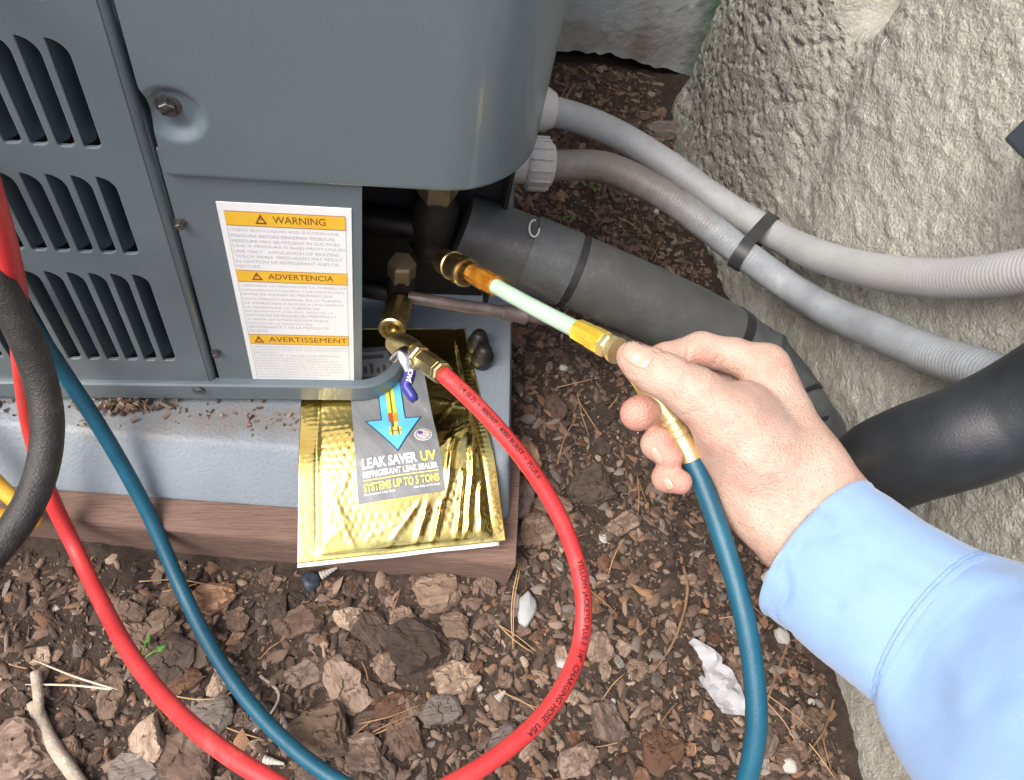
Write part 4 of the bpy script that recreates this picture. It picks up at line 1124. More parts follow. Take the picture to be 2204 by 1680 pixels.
# rings: centre (picture), depth, half-width across the picture, half-depth
def sleeve_geo(cs, n=72, extra=0., skew=.013, rows=60):
    C = np.array([at(u, v, d) for u, v, d, a, b in cs]); R = np.array([(a, b) for *_, a, b in cs])
    q = catmull(np.concatenate([C, R], 1), rows); C, R = q[:, :3], q[:, 3:]
    T, _, _ = frames(C)
    vw = CAM - C; vw -= (vw * T).sum(1)[:, None] * T; vw /= np.linalg.norm(vw, axis=1)[:, None]
    sd = np.cross(T, vw)
    an = np.linspace(0, 2 * math.pi, n)
    G = C[:, None, :] + (R[:, 0, None, None] + extra) * np.cos(an)[None, :, None] * sd[:, None, :] + (R[:, 1, None, None] + extra) * (np.sign(np.sin(an)) * np.abs(np.sin(an)) ** .68)[None, :, None] * vw[:, None, :]
    d = G - C[:, None, :]; d /= np.linalg.norm(d, axis=2)[..., None]
    G = G - T[:, None, :] * (skew * np.maximum(0, np.sin(an))[None, :, None] ** 1.0)
    return G, d, C
cuff_cs = [(1758, 1180, .392, .0405, .030), (1800, 1212, .388, .0410, .031), (1900, 1285, .378, .0425, .032), (2000, 1352, .368, .0435, .033), (2035, 1376, .364, .0438, .033)]
G, dn, C = sleeve_geo(cuff_cs)
tt = np.linspace(0, 1, len(C))[:, None]
k = (fbm(G, 26, 3, 201) - .5) * .0050 + (fbm(G, 12, 2, 207) - .5) * .006 * tt - .0022 * sstep(.93, 1.0, 1 - np.abs(2 * fbm(G, 20, 3, 209) - 1)) + .0010 * np.exp(-((tt - .03) / .03) ** 2) + .0007 * np.sin(np.linspace(0, 2 * math.pi, 72)[None, :] * 34 + 5 * fbm(G, 30, 2, 211)) * np.exp(-((tt - .93) / .05) ** 2)
G = G + dn * k[..., None]
def closed_sheet(name, G, dn, th, mat, parent):
    a, b = G.shape[:2]; G[:, -1] = G[:, 0]; dn[:, -1] = dn[:, 0]
    V = np.concatenate([G.reshape(-1, 3), (G - dn * th).reshape(-1, 3)]); n = a * b; f = grid_faces(a, b)
    Fc = [tuple(x) for x in f] + [tuple(x[::-1] + n) for x in f]
    for e in (0, a - 1):
        for j in range(b - 1): Fc.append((e * b + j, e * b + j + 1, e * b + j + 1 + n, e * b + j + n))
    o = mesh_obj(name, V, Fc, mat, parent, True, 60)
    bm = bmesh.new(); bm.from_mesh(o.data); bmesh.ops.remove_doubles(bm, verts=bm.verts[:], dist=1e-5); bmesh.ops.recalc_face_normals(bm, faces=bm.faces[:]); bm.to_mesh(o.data); bm.free()
    return o
cuff = closed_sheet('shirt_cuff', G, dn, .0022, m_shirt, person)
sl_cs = [(2000, 1352, .370, .0425, .0315), (2060, 1395, .362, .0475, .035), (2130, 1450, .350, .053, .038), (2260, 1560, .325, .057, .042), (2500, 1760, .29, .06, .045), (3100, 2250, .25, .066, .052), (4200, 3100, .22, .075, .06)]
Gs, ds_, Cs = sleeve_geo(sl_cs, 90, rows=110)
tt = (np.concatenate([[0], np.cumsum(np.linalg.norm(np.diff(Cs, axis=0), axis=1))]) / .16)[:, None]
lines_ = np.sin((np.linspace(0, 2 * math.pi, 90)[None, :] * 5 + 9 * fbm(Gs, 18, 2, 205)))
k = (fbm(Gs * np.array([1, 1, 1]), 22, 3, 203) - .5) * .014 * sstep(.03, .25, tt) + .0016 * lines_ * sstep(.02, .12, tt) * (1 - sstep(.3, .7, tt))
Gs = Gs + ds_ * k[..., None]
closed_sheet('shirt_sleeve', Gs, ds_, .0014, m_shirt, person)
# double stitch line just before the cuff seam
for row_i in (53, 56):
    pts = G[row_i][:, :] + dn[row_i] * .0003
    for k_ in range(0, 71, 1):
        pass
    tube('cuff_stitch', pts[::1], .00035, m_thread, cuff, n=5, cap=False, auto=None)
# ================================================================ litter on the ground
def gz(x, y):
    i = min(max(int(np.searchsorted(gx, x)), 1), len(gx) - 1); j = min(max(int(np.searchsorted(gy, y)), 1), len(gy) - 1)
    return float(GZ[i, j])
def on_ground(u, v, lift=0.):
    z = 0.
    for _ in range(6):
        p = onZ(u, v, z); z = gz(p[0], p[1]) + lift
    return onZ(u, v, z)
def blocked(x, y):
    # under the pad and timber, or inside a wall
    lx = ca * (x + .05) + sa * (y + .04); ly = -sa * (x + .05) + ca * (y + .04)
    if lx < .168 and ly > -.066: return True
    return x > .362 or y > .565
def bark_mat(name, dark, mid, light):
    m = M(name, dark, light, mid, scale=2.1, rough=.9, bump=1.6, bscale=5.5, bdetail=8, spread=(.28, .74), stretch=(.45, 1.7, 2.6), rnd=True)
    return m
BM = [bark_mat('bark_mauve', (.082, .052, .038), (.175, .118, .088), (.285, .205, .158)),
      bark_mat('bark_tan', (.125, .085, .058), (.235, .165, .118), (.36, .27, .20)),
      bark_mat('bark_grey', (.11, .088, .075), (.20, .168, .147), (.32, .28, .25)),
      bark_mat('bark_rust', (.10, .052, .031), (.22, .118, .070), (.36, .22, .135)),
      bark_mat('bark_dark', (.042, .029, .022), (.098, .069, .054), (.185, .137, .108))]
def chip_mesh(seed, layers=2, pts=13, detail=False):
    r = random.Random(seed)
    el = r.uniform(.55, .95)
    base = [r.uniform(.78, 1.12) for _ in range(pts)]
    for k in range(r.randint(1, 3)): base[r.randrange(pts)] *= r.uniform(.7, .85)
    ang = [2 * math.pi * (i + r.uniform(-.28, .28)) / pts for i in range(pts)]
    h = r.uniform(.42, .66)
    zs = [(0., .80)]
    z = 0; rad = 1.
    for l in range(layers):
        z2 = z + h / layers
        zs += [(z + .25 * h / layers, rad), (z2 - .12 * h / layers, rad * .96), (z2, rad * .90)]
        rad *= r.uniform(.66, .84); zs += [(z2 + .004, rad)]; z = z2
    V = []; ox = oy = 0.
    for i, (zz_, rr) in enumerate(zs):
        if i and i % 4 == 0: ox += r.uniform(-.12, .12); oy += r.uniform(-.12, .12)
        for b, a in zip(base, ang):
            q = rr * b * (1 + r.uniform(-.05, .05))
            V.append((ox + q * math.cos(a), (oy + q * math.sin(a)) * el, zz_ + (r.uniform(-.03, .03) if i else 0)))
    n = len(zs); Fc = []
    for i in range(n - 1):
        for j in range(pts):
            k = (j + 1) % pts; Fc.append((i * pts + j, i * pts + k, (i + 1) * pts + k, (i + 1) * pts + j))
    V.append((ox + r.uniform(-.15, .15), (oy + r.uniform(-.1, .1)) * el, h + r.uniform(.0, .10))); c = len(V) - 1
    for j in range(pts): Fc.append(((n - 1) * pts + j, (n - 1) * pts + (j + 1) % pts, c))
    V.append((0, 0, 0)); c = len(V) - 1
    for j in range(pts): Fc.append(((j + 1) % pts, j, c))
    me = bpy.data.meshes.new('bark_chip'); me.from_pydata(V, [], Fc); me.update()
    if detail:
        bm = bmesh.new(); bm.from_mesh(me)
        bmesh.ops.triangulate(bm, faces=bm.faces[:])
        bmesh.ops.subdivide_edges(bm, edges=bm.edges[:], cuts=2, use_grid_fill=True)
        P = np.array([v.co[:] for v in bm.verts])
        off = (np.stack([fbm(P + 7.3 * k, 2.6, 4, seed + k) for k in range(3)], 1) - .5) * np.array([.40, .40, .24])
        st = np.floor(P[:, 2] / h * 4 + 1.5 * fbm(P, 1.4, 3, seed + 9)) ; off[:, 2] += ((st % 2) - .5) * .05; off += (np.stack([vnoise(P + 3.1 * k, 7., seed + 40 + k) for k in range(3)], 1) - .5) * np.array([.10, .10, .09])
        for v, o in zip(bm.verts, off): v.co = v.co + Vector(o)
        bmesh.ops.recalc_face_normals(bm, faces=bm.faces[:])
        bm.to_mesh(me); bm.free()
    me.materials.append(BM[0])
    me.polygons.foreach_set('use_smooth', [detail] * len(me.polygons))
    if detail: me.set_sharp_from_angle(angle=math.radians(18))
    return me
def chunk_mesh(seed):
    """angular flake: a star-shaped block cut by random planes, terraced and roughened"""
    r = random.Random(seed); g = np.random.default_rng(seed)
    bm = bmesh.new(); bmesh.ops.create_icosphere(bm, subdivisions=4, radius=1)
    U = np.array([v.co[:] for v in bm.verts]); U /= np.linalg.norm(U, axis=1)[:, None]
    h = r.uniform(.22, .38); el = r.uniform(.55, .9)
    planes = [((0, 0, -1), h * .6)]
    for k in range(2): planes.append(((r.uniform(-.22, .22), r.uniform(-.22, .22), 1), h * r.uniform(.8, 1.1)))
    ns = r.randint(5, 8)
    for k in range(ns):
        a = 2 * math.pi * (k + r.uniform(-.35, .35)) / ns; planes.append(((math.cos(a), math.sin(a) / el, r.uniform(-.25, .45)), r.uniform(.75, 1.05)))
    for k in range(3):
        a = r.uniform(0, 6.28); planes.append(((math.cos(a), math.sin(a), 1.2), r.uniform(.75, 1.0)))
    R = np.full(len(U), 9.)
    for n_, d_ in planes:
        c = U @ np.array(n_, float); R = np.where(c > 1e-3, np.minimum(R, d_ / np.maximum(c, 1e-3)), R)
    P = U * np.minimum(R, 1.6)[:, None]
    P += (np.stack([fbm(P + 5.1 * k, 1.6, 3, seed + k) for k in range(3)], 1) - .5) * np.array([.30, .30, .18])
    t = P[:, 2] / h * 2.8 + 2.6 * (fbm(P * np.array([1, 1, .3]), 1.5, 3, seed + 9) - .5)
    P[:, 2] += (np.floor(t) - t + .5) * h * .30 * (P[:, 2] > 0)
    P += (np.stack([vnoise(P + 3.1 * k, 6.5, seed + 40 + k) for k in range(3)], 1) - .5) * np.array([.09, .09, .08])
    for v, q in zip(bm.verts, P): v.co = Vector(q)
    me = bpy.data.meshes.new('bark_chip'); bm.to_mesh(me); bm.free()
    me.materials.append(BM[0]); me.polygons.foreach_set('use_smooth', [True] * len(me.polygons)); me.set_sharp_from_angle(angle=math.radians(24))
    return me
BIG = [chunk_mesh(300 + k) for k in range(12)]
SMALL = [chip_mesh(400 + k, 1 + k % 2, 9) for k in range(12)]
def put_chip(mesh, p, size, rz, tilt, mat, label, group):
    o = bpy.data.objects.new('bark_chip', mesh); COL.objects.link(o)
    o.location = p; o.scale = (size, size * random.uniform(.85, 1.1), size * random.uniform(.85, 1.15))
    o.rotation_euler = (tilt[0], tilt[1], rz)
    o.material_slots[0].link = 'OBJECT'; o.material_slots[0].material = BM[mat]
    tag(o, label, 'bark chip', group); return o
GRP = 'bark chips of the mulch'
TONE = ['mauve brown', 'tan', 'grey', 'rusty', 'dark brown']
def where(u, v):
    if v < 420 and u > 1150: return 'between the back wall and the conduits'
    if v < 720 and u > 1150: return 'between the insulated pipe and the conduits'
    if u > 1640: return 'right of the teal hose near the stucco foot'
    if u > 1270 and v < 1080: return 'in the shade left of the fingers'
    if u > 1270: return 'left of the upright teal hose, ' + ('level with the wrist' if v < 1250 else 'level with the cuff' if v < 1420 else 'beside the paper scrap' if v < 1560 else 'near the bottom edge')
    if u > 1090 and v < 1220: return 'right of the pad and timber'
    lx_red = np.interp(v, [1060, 1178, 1290, 1400, 1500, 1590, 1668], [105, 160, 215, 275, 350, 445, 560])
    lx_teal = np.interp(v, [1118, 1255, 1368, 1478, 1572, 1650, 1700], [325, 385, 440, 510, 590, 680, 740])
    if u < lx_red: return 'left of the red hose'
    if u < lx_teal: return 'between the red and teal hoses'
    if v < 1330: return 'under the timber right of the teal hose' if u < 850 else 'under the timber end inside the red loop'
    return 'in the %s %s of the red hose loop' % ('upper' if v < 1440 else 'middle' if v < 1540 else 'lowest', 'left' if u < 900 else 'right')
# the chips one can tell apart: u, v, length in picture px, material, turn, label
notable = [
 (640, 1342, 112, 0, 20, 'large domed mauve grey bark chunk between the teal hose and the pouch'),
 (462, 1290, 88, 3, 5, 'orange layered bark chip just right of the teal hose under the timber'),
 (340, 1345, 92, 1, 40, 'two toned tan bark chip between the red and teal hoses'),
 (283, 1330, 88, 0, 160, 'mauve bark chip touching the red hose above the green sprig'),
 (300, 1378, 100, 1, -15, 'brown bark chip lying just above the green sprig'),
 (368, 1432, 112, 4, 55, 'dark rounded bark chunk right of the green sprig'),
 (430, 1400, 96, 4, 80, 'dark bark slab partly under the teal hose'),
 (385, 1470, 86, 3, 30, 'hollow rusty bark curl below the green sprig'),
 (455, 1545, 116, 2, 10, 'pale lichen grey bark chunk between the red and teal hoses near the bottom'),
 (600, 1312, 76, 4, 75, 'dark upright bark piece left of the domed mauve chunk'),
 (742, 1478, 124, 0, 110, 'long layered reddish brown bark chunk below the label bottom'),
 (690, 1572, 150, 1, -10, 'broad flat reddish tan bark slab beside the teal hose at the bottom'),
 (655, 1452, 88, 4, 25, 'dark knobbly bark lump left of the long layered chunk'),
 (900, 1392, 140, 4, -10, 'broad dark ridged bark slab in the middle of the red loop'),
 (945, 1278, 112, 1, 15, 'large light tan bark chunk below the pouch corner'),
 (978, 1348, 72, 1, 0, 'smooth pinkish tan bark chip below the large light tan chunk'),
 (980, 1462, 100, 1, 20, 'flat pale oblong bark chip in the lower red loop'),
 (945, 1532, 92, 2, 5, 'purplish grey bark chunk in the lower red loop'),
 (800, 1360, 96, 4, -50, 'dark slanting bark stick left of the ridged slab'),
 (845, 1522, 88, 3, 35, 'rusty curved bark piece beside pine needles'),
 (1085, 1600, 96, 2, 30, 'weathered silver grey bark chip under the red hose at the bottom'),
 (320, 1600, 120, 1, 95, 'big weathered tan bark chunk near the bottom left stick'),
 (245, 1500, 92, 1, 70, 'pale bark piece left of the red hose above the tan chunk'),
 (30, 1625, 190, 0, 20, 'very large mauve bark chunk in the bottom left corner'),
 (400, 1645, 150, 0, 150, 'large layered mauve bark chunk at the bottom under the red hose'),
 (300, 1665, 120, 2, 10, 'grey curled bark piece at the bottom edge beside the stick'),
 (560, 1545, 74, 2, 60, 'small grey bark chip left of the broad tan slab'),
 (780, 1620, 96, 0, 0, 'mauve bark chip near the bottom just right of the teal hose'),
 (870, 1580, 110, 0, 120, 'brown bark chunk near the bottom inside the red loop'),
 (1150, 1150, 92, 0, 20, 'rounded brown chunk right of the pouch corner'),
 (1120, 1085, 88, 4, 60, 'dark rounded chunk beside the timber end'),
 (1185, 1090, 80, 0, 0, 'rounded brown chunk partly under the red hose'),
 (1130, 985, 92, 3, 100, 'reddish bark slab right of the pad'),
 (1195, 880, 80, 0, 100, 'tall reddish bark slab below the pale tube'),
 (1290, 905, 80, 4, 10, 'dark knotty bark lump left of the fingers'),
 (1270, 1045, 110, 4, 0, 'dark flat bark piece left of the curled fingers'),
 (1340, 1130, 86, 0, 30, 'brown bark slab below the curled fingers'),
 (1290, 1395, 70, 0, 70, 'mauve bark chip just right of the red hose loop'),
 (1640, 1590, 96, 4, 60, 'dark slab right of the teal hose below the paper scrap'),
 (1690, 1630, 70, 0, 0, 'flat mauve bark chip right of the teal hose at the bottom'),
 (1745, 1545, 64, 1, 20, 'small tan bark chip beside the slab foot'),
 (1420, 1620, 110, 3, 30, 'red brown bark slab left of the teal hose at the bottom'),
 (1310, 1560, 90, 4, 100, 'tall dark bark piece right of the red hose'),
 (1240, 1640, 90, 0, 40, 'brown bark chunk below the red hose near the bottom'),
 (1430, 285, 80, 2, 0, 'grey bark slab near the back wall beside the stucco'),
 (1370, 590, 60, 2, 20, 'grey bark piece between the insulated pipe and the conduits'),
]
for k, (u, v, px, mt, turn, lb) in enumerate(notable):
    p = on_ground(u, v); s = px / 2 / F * depth_of(p)
    if blocked(p[0], p[1]): p[1] = min(p[1], p[1])
    put_chip(BIG[k % len(BIG)], (p[0], p[1], p[2] + .0012 + s * .12), s * 1.05, math.radians(turn), (random.uniform(-.18, .18), random.uniform(-.18, .18)), mt, lb, GRP)
# the rest of the nearest 300
cnt = 0; placed = [(on_ground(u, v)[:2], px / 2 / F * .57) for u, v, px, *_ in notable]
tries = 0
while cnt < 250 and tries < 30000:
    tries += 1
    u, v = random.uniform(-20, 1900), random.uniform(150, 1690)
    p = on_ground(u, v)
    if blocked(p[0], p[1]) or p[0] > .36: continue
    lush = 1. if u < 1150 else .6
    if u < 330 and v < 1480 and random.random() < .85: continue
    if v < 700 and random.random() < .5: continue
    s = random.uniform(.0048, .0115) * (1.15 if (u < 1100 and v > 1250) else .82)
    if any((p[0] - q[0]) ** 2 + (p[1] - q[1]) ** 2 < ((s + r) * .62) ** 2 for q, r in placed): continue
    placed.append((p[:2], s))
    mt = random.choices([0, 1, 2, 3, 4], [4.5, 2.2, .8, 1.5, 2.4])[0]
    put_chip(random.choice(SMALL if s < .0055 else BIG), (p[0], p[1], p[2] + .0008 + s * .08), s, random.uniform(0, 6.28), (random.uniform(-.35, .35), random.uniform(-.35, .35)), mt,
             '%s %s bark chip %s' % ('small' if s < .0075 else 'medium sized', TONE[mt], where(u, v)), GRP)
    cnt += 1
# uncountable small chips and crumbs
m_mulch = M('mulch_bits', (1., 1., 1.), rough=.92, attr='tint', bump=.8, bscale=700)
def scatter(name, n, smin_, smax_, flat, seed, label, pal, region):
    rg = np.random.default_rng(seed)
    C = []
    while len(C) < n:
        x = rg.uniform(region[0], region[1]); y = rg.uniform(region[2], region[3])
        if blocked(x, y) or x > .372: continue
        C.append((x, y))
    C = np.array(C); z = ground_z(C[:, 0], C[:, 1])
    s = smin_ + (smax_ - smin_) * rg.random(n) ** 2.2
    K = 6
    th = (np.arange(K) / K * 2 * math.pi)[None, :] + rg.uniform(-.35, .35, (n, K)); rad = rg.uniform(.55, 1.25, (n, K))
    ring1 = np.stack([rad * np.cos(th), rad * np.sin(th), np.full((n, K), -.5) + rg.uniform(-.25, .25, (n, K))], -1)
    k2 = rg.uniform(.55, .98, (n, K)); ring2 = np.stack([rad * k2 * np.cos(th), rad * k2 * np.sin(th), .35 + rg.uniform(-.35, .35, (n, K))], -1)
    topv = np.stack([rg.uniform(-.3, .3, n), rg.uniform(-.3, .3, n), .55 + rg.uniform(-.2, .35, n)], -1)[:, None]
    V = np.concatenate([ring1, ring2, topv], 1) * np.stack([rg.uniform(.8, 1.8, n), rg.uniform(.35, .85, n), rg.uniform(flat * .6, flat * 1.3, n)], 1)[:, None, :]
    NV = 2 * K + 1
    ft = []
    for j in range(K):
        j2 = (j + 1) % K; ft += [(j, j2, K + j2), (j, K + j2, K + j), (K + j, K + j2, 2 * K)]
    fq = np.array(ft)
    a = rg.uniform(0, 6.283, n); b = rg.normal(0, .35, n); c = rg.normal(0, .35, n)
    def rot(V, a, i, j):
        o = V.copy(); o[..., i] = np.cos(a)[:, None] * V[..., i] - np.sin(a)[:, None] * V[..., j]; o[..., j] = np.sin(a)[:, None] * V[..., i] + np.cos(a)[:, None] * V[..., j]; return o
    V = rot(rot(rot(V, b, 1, 2), c, 0, 2), a, 0, 1) * (s * .5)[:, None, None]
    V += np.stack([C[:, 0], C[:, 1], z + s * flat * .25], 1)[:, None, :]
    Fq = (fq[None] + (np.arange(n) * NV)[:, None, None]).reshape(-1, 3)
    me = bpy.data.meshes.new(name)
    me.vertices.add(n * NV); me.vertices.foreach_set('co', V.astype(np.float32).ravel())
    me.loops.add(len(Fq) * 3); me.loops.foreach_set('vertex_index', Fq.astype(np.int32).ravel())
    me.polygons.add(len(Fq)); me.polygons.foreach_set('loop_start', np.arange(0, len(Fq) * 3, 3, dtype=np.int32))
    me.update(calc_edges=True); me.validate()
    pal = np.array(pal); w = pal[:, 3] / pal[:, 3].sum()
    col = pal[rg.choice(len(pal), n, p=w), :3] * rg.uniform(.7, 1.25, n)[:, None]
    col = np.repeat(np.concatenate([col, np.ones((n, 1))], 1), NV, axis=0).astype(np.float32)
    ca_ = me.color_attributes.new('tint', 'FLOAT_COLOR', 'POINT'); ca_.data.foreach_set('color', col.ravel())
    o = link(name, me, m_mulch, None, False)
    tag(o, label, None, None, 'stuff'); return o
PAL = [(.140, .094, .070, 5), (.20, .142, .106, 2.2), (.26, .195, .145, .6), (.072, .048, .036, 5.5), (.19, .105, .062, 1.5), (.17, .14, .12, .8), (.24, .14, .08, .4)]
scatter('bark_mulch', 16000, .0040, .0145, .30, 21, 'fine bark mulch covering the ground', PAL, (-.44, .375, -.48, .56))
scatter('soil_crumbs', 24000, .0010, .0038, .6, 22, 'soil crumbs and grit between the bark chips', PAL[:4] + [(.34, .29, .22, .4), (.55, .52, .45, .12)], (-.44, .375, -.48, .56))

# dry debris blown onto the pad
rg = np.random.default_rng(77); PV = []; PF = []; PC = []
for (u, v, n_, su, sv_) in ((275, 868, 110, 38, 12), (330, 880, 14, 60, 14), (180, 925, 10, 6, 12), (300, 885, 8, 8, 4), (560, 905, 40, 70, 14), (60, 880, 20, 60, 12), (480, 880, 20, 120, 12)):
    for _ in range(n_):
        q = onZ(u + rg.normal() * su, v + rg.normal() * sv_, .0768); lx = -sa * (q[0] + .05) + ca * (q[1] + .04)
        if lx < .001: continue
        s_ = rg.uniform(.0006, .0022) * (1.4 if n_ > 100 else .8); q[2] = .0768 + (rg.uniform(0, .004) if n_ > 100 else 0)
        R_m = np.linalg.qr(rg.normal(size=(3, 3)))[0]
        c8 = (np.array([[-1, -1, -1], [1, -1, -1], [1, 1, -1], [-1, 1, -1], [-1, -1, 1], [1, -1, 1], [1, 1, 1], [-1, 1, 1]]) * np.array([1.6, .7, .45]) * rg.uniform(.6, 1.2, (8, 3))) @ R_m.T * s_ + q + np.array([0, 0, s_ * .5])
        b0_ = len(PV); PV += list(c8); PF += [tuple(b0_ + i for i in f) for f in ((3, 2, 1, 0), (4, 5, 6, 7), (0, 1, 5, 4), (1, 2, 6, 5), (2, 3, 7, 6), (3, 0, 4, 7))]
        cc_ = np.array(PAL[int(rg.integers(0, 5))][:3]) * rg.uniform(.6, 1.3); PC += [(*cc_, 1.)] * 8
deb = mesh_obj('pad_debris', PV, PF, m_mulch, None, False)
ca2 = deb.data.color_attributes.new('tint', 'FLOAT_COLOR', 'POINT'); ca2.data.foreach_set('color', np.array(PC, np.float32).ravel())
tag(deb, 'dry brown debris gathered on the grey pad under the rim', None, None, 'stuff')

# ---- pine needles, twigs, stones and scraps
m_need = M('dry_pine_needle', (.24, .12, .055), (.42, .27, .14), scale=60, rough=.7, rnd=True)
m_needp = M('pale_dry_needle', (.50, .42, .30), (.66, .58, .45), scale=60, rough=.7)
def needle(name, ends, mat, label, group, r=.00048, bow=.0):
    e = [on_ground(*q, .0045) for q in ends]
    P = [e[0] + np.array([0, 0, .001])]
    for a, b in zip(e[:-1], e[1:]):
        mid = (a + b) / 2 + np.array([-(b - a)[1], (b - a)[0], 0]) * bow + np.array([0, 0, .0015]); P += [mid, b]
    C = catmull(P, 14); o = tube(name, C, np.interp(np.linspace(0, 1, 14), [0, .1, .85, 1], [r, r, r * .85, r * .3]), mat, None, n=6, auto=None)
    tag(o, label, 'pine needle' if 'needle' in name else 'twig', group); return o
NG = 'pine needles on the mulch'
needle('pine_needle', [(257, 1487), (79, 1424)], m_needp, 'pale dry needle pointing up left from a joint beside the bottom left stick', NG, .0008, .02)
needle('pine_needle', [(257, 1487), (54, 1474)], m_needp, 'pale dry needle crossing behind the bottom left stick', NG, .0008, -.02)
spots = [((1117, 1213), (1104, 1397)), ((1121, 1215), (1106, 1397)), ((1072, 1346), (1155, 1404)), ((1076, 1350), (1150, 1408)), ((773, 1559), (906, 1517)), ((787, 1585), (893, 1537)), ((790, 1588), (880, 1548)), ((842, 1330), (862, 1265)),
         ((1073, 1486), (1179, 1533)), ((1073, 1490), (1160, 1535)), ((1272, 1274), (1329, 1325)), ((1242, 845), (1268, 940)), ((1242, 860), (1288, 930)), ((1280, 905), (1333, 850)), ((1371, 1027), (1374, 1104)), ((1371, 1028), (1398, 1104)),
         ((1651, 1497), (1745, 1569)), ((1651, 1514), (1714, 1600)), ((1200, 835), (1280, 815)), ((1200, 1000), (1240, 900)), ((300, 1253), (465, 1262)), ((350, 1275), (430, 1255)), ((350, 1485), (445, 1455)), ((345, 1492), (500, 1502)), ((265, 1330), (225, 1440)),
         ((1290, 640), (1330, 590)), ((1390, 520), (1420, 560)), ((1400, 560), (1425, 520)), ((1200, 225), (1225, 175)), ((1215, 228), (1240, 180)), ((1330, 470), (1370, 490)), ((1250, 250), (1330, 235)), ((1300, 1500), (1345, 1450)), ((1420, 1560), (1460, 1510)), ((560, 1420), (605, 1380)), ((470, 1560), (560, 1590)), ((20, 1430), (60, 1440)), ((1770, 1590), (1790, 1660)), ((1740, 1600), (1800, 1680))]
for k in range(22):
    u, v = random.uniform(250, 1750), random.uniform(880, 1670); a = random.uniform(0, 3.14); L_ = random.uniform(35, 90)
    spots.append(((u, v), (u + L_ * math.cos(a), v + L_ * math.sin(a))))
for a, b in spots:
    pa, pb = on_ground(*a), on_ground(*b)
    if blocked(pa[0], pa[1]) or blocked(pb[0], pb[1]): continue
    needle('pine_needle', [a, b], m_need, 'thin brown dry pine needle ' + where(*a), NG, random.uniform(.00038, .00058), random.uniform(-.06, .06))
m_twig = M('brown_twig', (.13, .075, .04), (.26, .165, .095), scale=120, rough=.8, bump=.6, bscale=500)
m_stick = M('bleached_stick', (.30, .25, .19), (.58, .52, .44), (.44, .38, .31), scale=90, rough=.85, bump=.8, bscale=500)
def twig(pts, r, mat, label, n=40, taper=.6):
    C = catmull([on_ground(u, v, h) for u, v, h in pts], n)
    R = np.interp(np.linspace(0, 1, n), [0, 1], [r, r * taper]) * (1 + .16 * (fbm(C, 180, 2, 5) - .5) * 2)
    o = tube('twig', C, R, mat, None, n=10, auto=None); tag(o, label, 'twig', 'twigs on the mulch'); return o
twig([(1471, 1219, .005), (1480, 1262, .006), (1467, 1336, .006), (1440, 1400, .005), (1405, 1446, .003)], .0015, m_twig, 'curved brown twig left of the teal hose below the hand')
twig([(1700, 1376, .004), (1676, 1440, .005), (1651, 1510, .004)], .0014, m_twig, 'straight brown twig right of the teal hose')
twig([(1795, 1505, .003), (1775, 1570, .005), (1725, 1640, .003)], .0010, m_twig, 'thin grey twig beside the slab foot at lower right')
twig([(560, 1455, .005), (600, 1495, .006), (580, 1540, .005), (545, 1575, .004)], .0012, m_stick, 'pale forked twig right of the teal hose')
st = thing('stick', 'bleached pale stick with a forked end at the bottom left', 'stick', on_ground(120, 1600))
C = catmull([on_ground(u, v, .006) for u, v in ((72, 1510), (92, 1560), (118, 1610), (150, 1655), (185, 1705))], 50)
tube('stick_shaft', C, (.0042 + .0010 * (fbm(C, 120, 3, 9) - .3)), m_stick, st, n=14, auto=None)
C = catmull([on_ground(u, v, .007) for u, v in ((84, 1540), (82, 1500), (77, 1447))], 30)
tube('stick_fork', C, .0034 + .0008 * (fbm(C, 140, 3, 19) - .5), m_stick, st, n=12, auto=None)

m_peb = M('pale_pebble', (.38, .36, .32), (.56, .54, .50), scale=200, rough=.8, bump=.6, bscale=600)
m_pebg = M('speckled_grey_stone', (.24, .26, .27), (.55, .57, .58), scale=260, rough=.75, bump=.6, bscale=500)
m_pebd = M('blue_black_stone', (.015, .022, .035), (.04, .05, .065), scale=90, rough=.5)
def pebble(u, v, w, h, turn, mat, label, seed):
    p = on_ground(u, v); s = 1 / F * depth_of(p)
    bm = bmesh.new(); bmesh.ops.create_icosphere(bm, subdivisions=3, radius=1)
    P = np.array([q.co[:] for q in bm.verts]); d = 1 + .42 * (fbm(P, 1.1, 3, seed) - .5) * 2
    for q, k in zip(bm.verts, d): q.co = q.co * float(k)
    me = bpy.data.meshes.new('pebble'); bm.to_mesh(me); bm.free()
    o = link('pebble', me, mat); o.location = (p[0], p[1], p[2] + min(w, h) * s * .22); o.scale = (w / 2 * s, h / 2 * s, min(w, h) * .42 * s); o.rotation_euler = (random.uniform(-.2, .2), random.uniform(-.2, .2), math.radians(turn))
    tag(o, label, 'pebble', 'pebbles in the mulch')
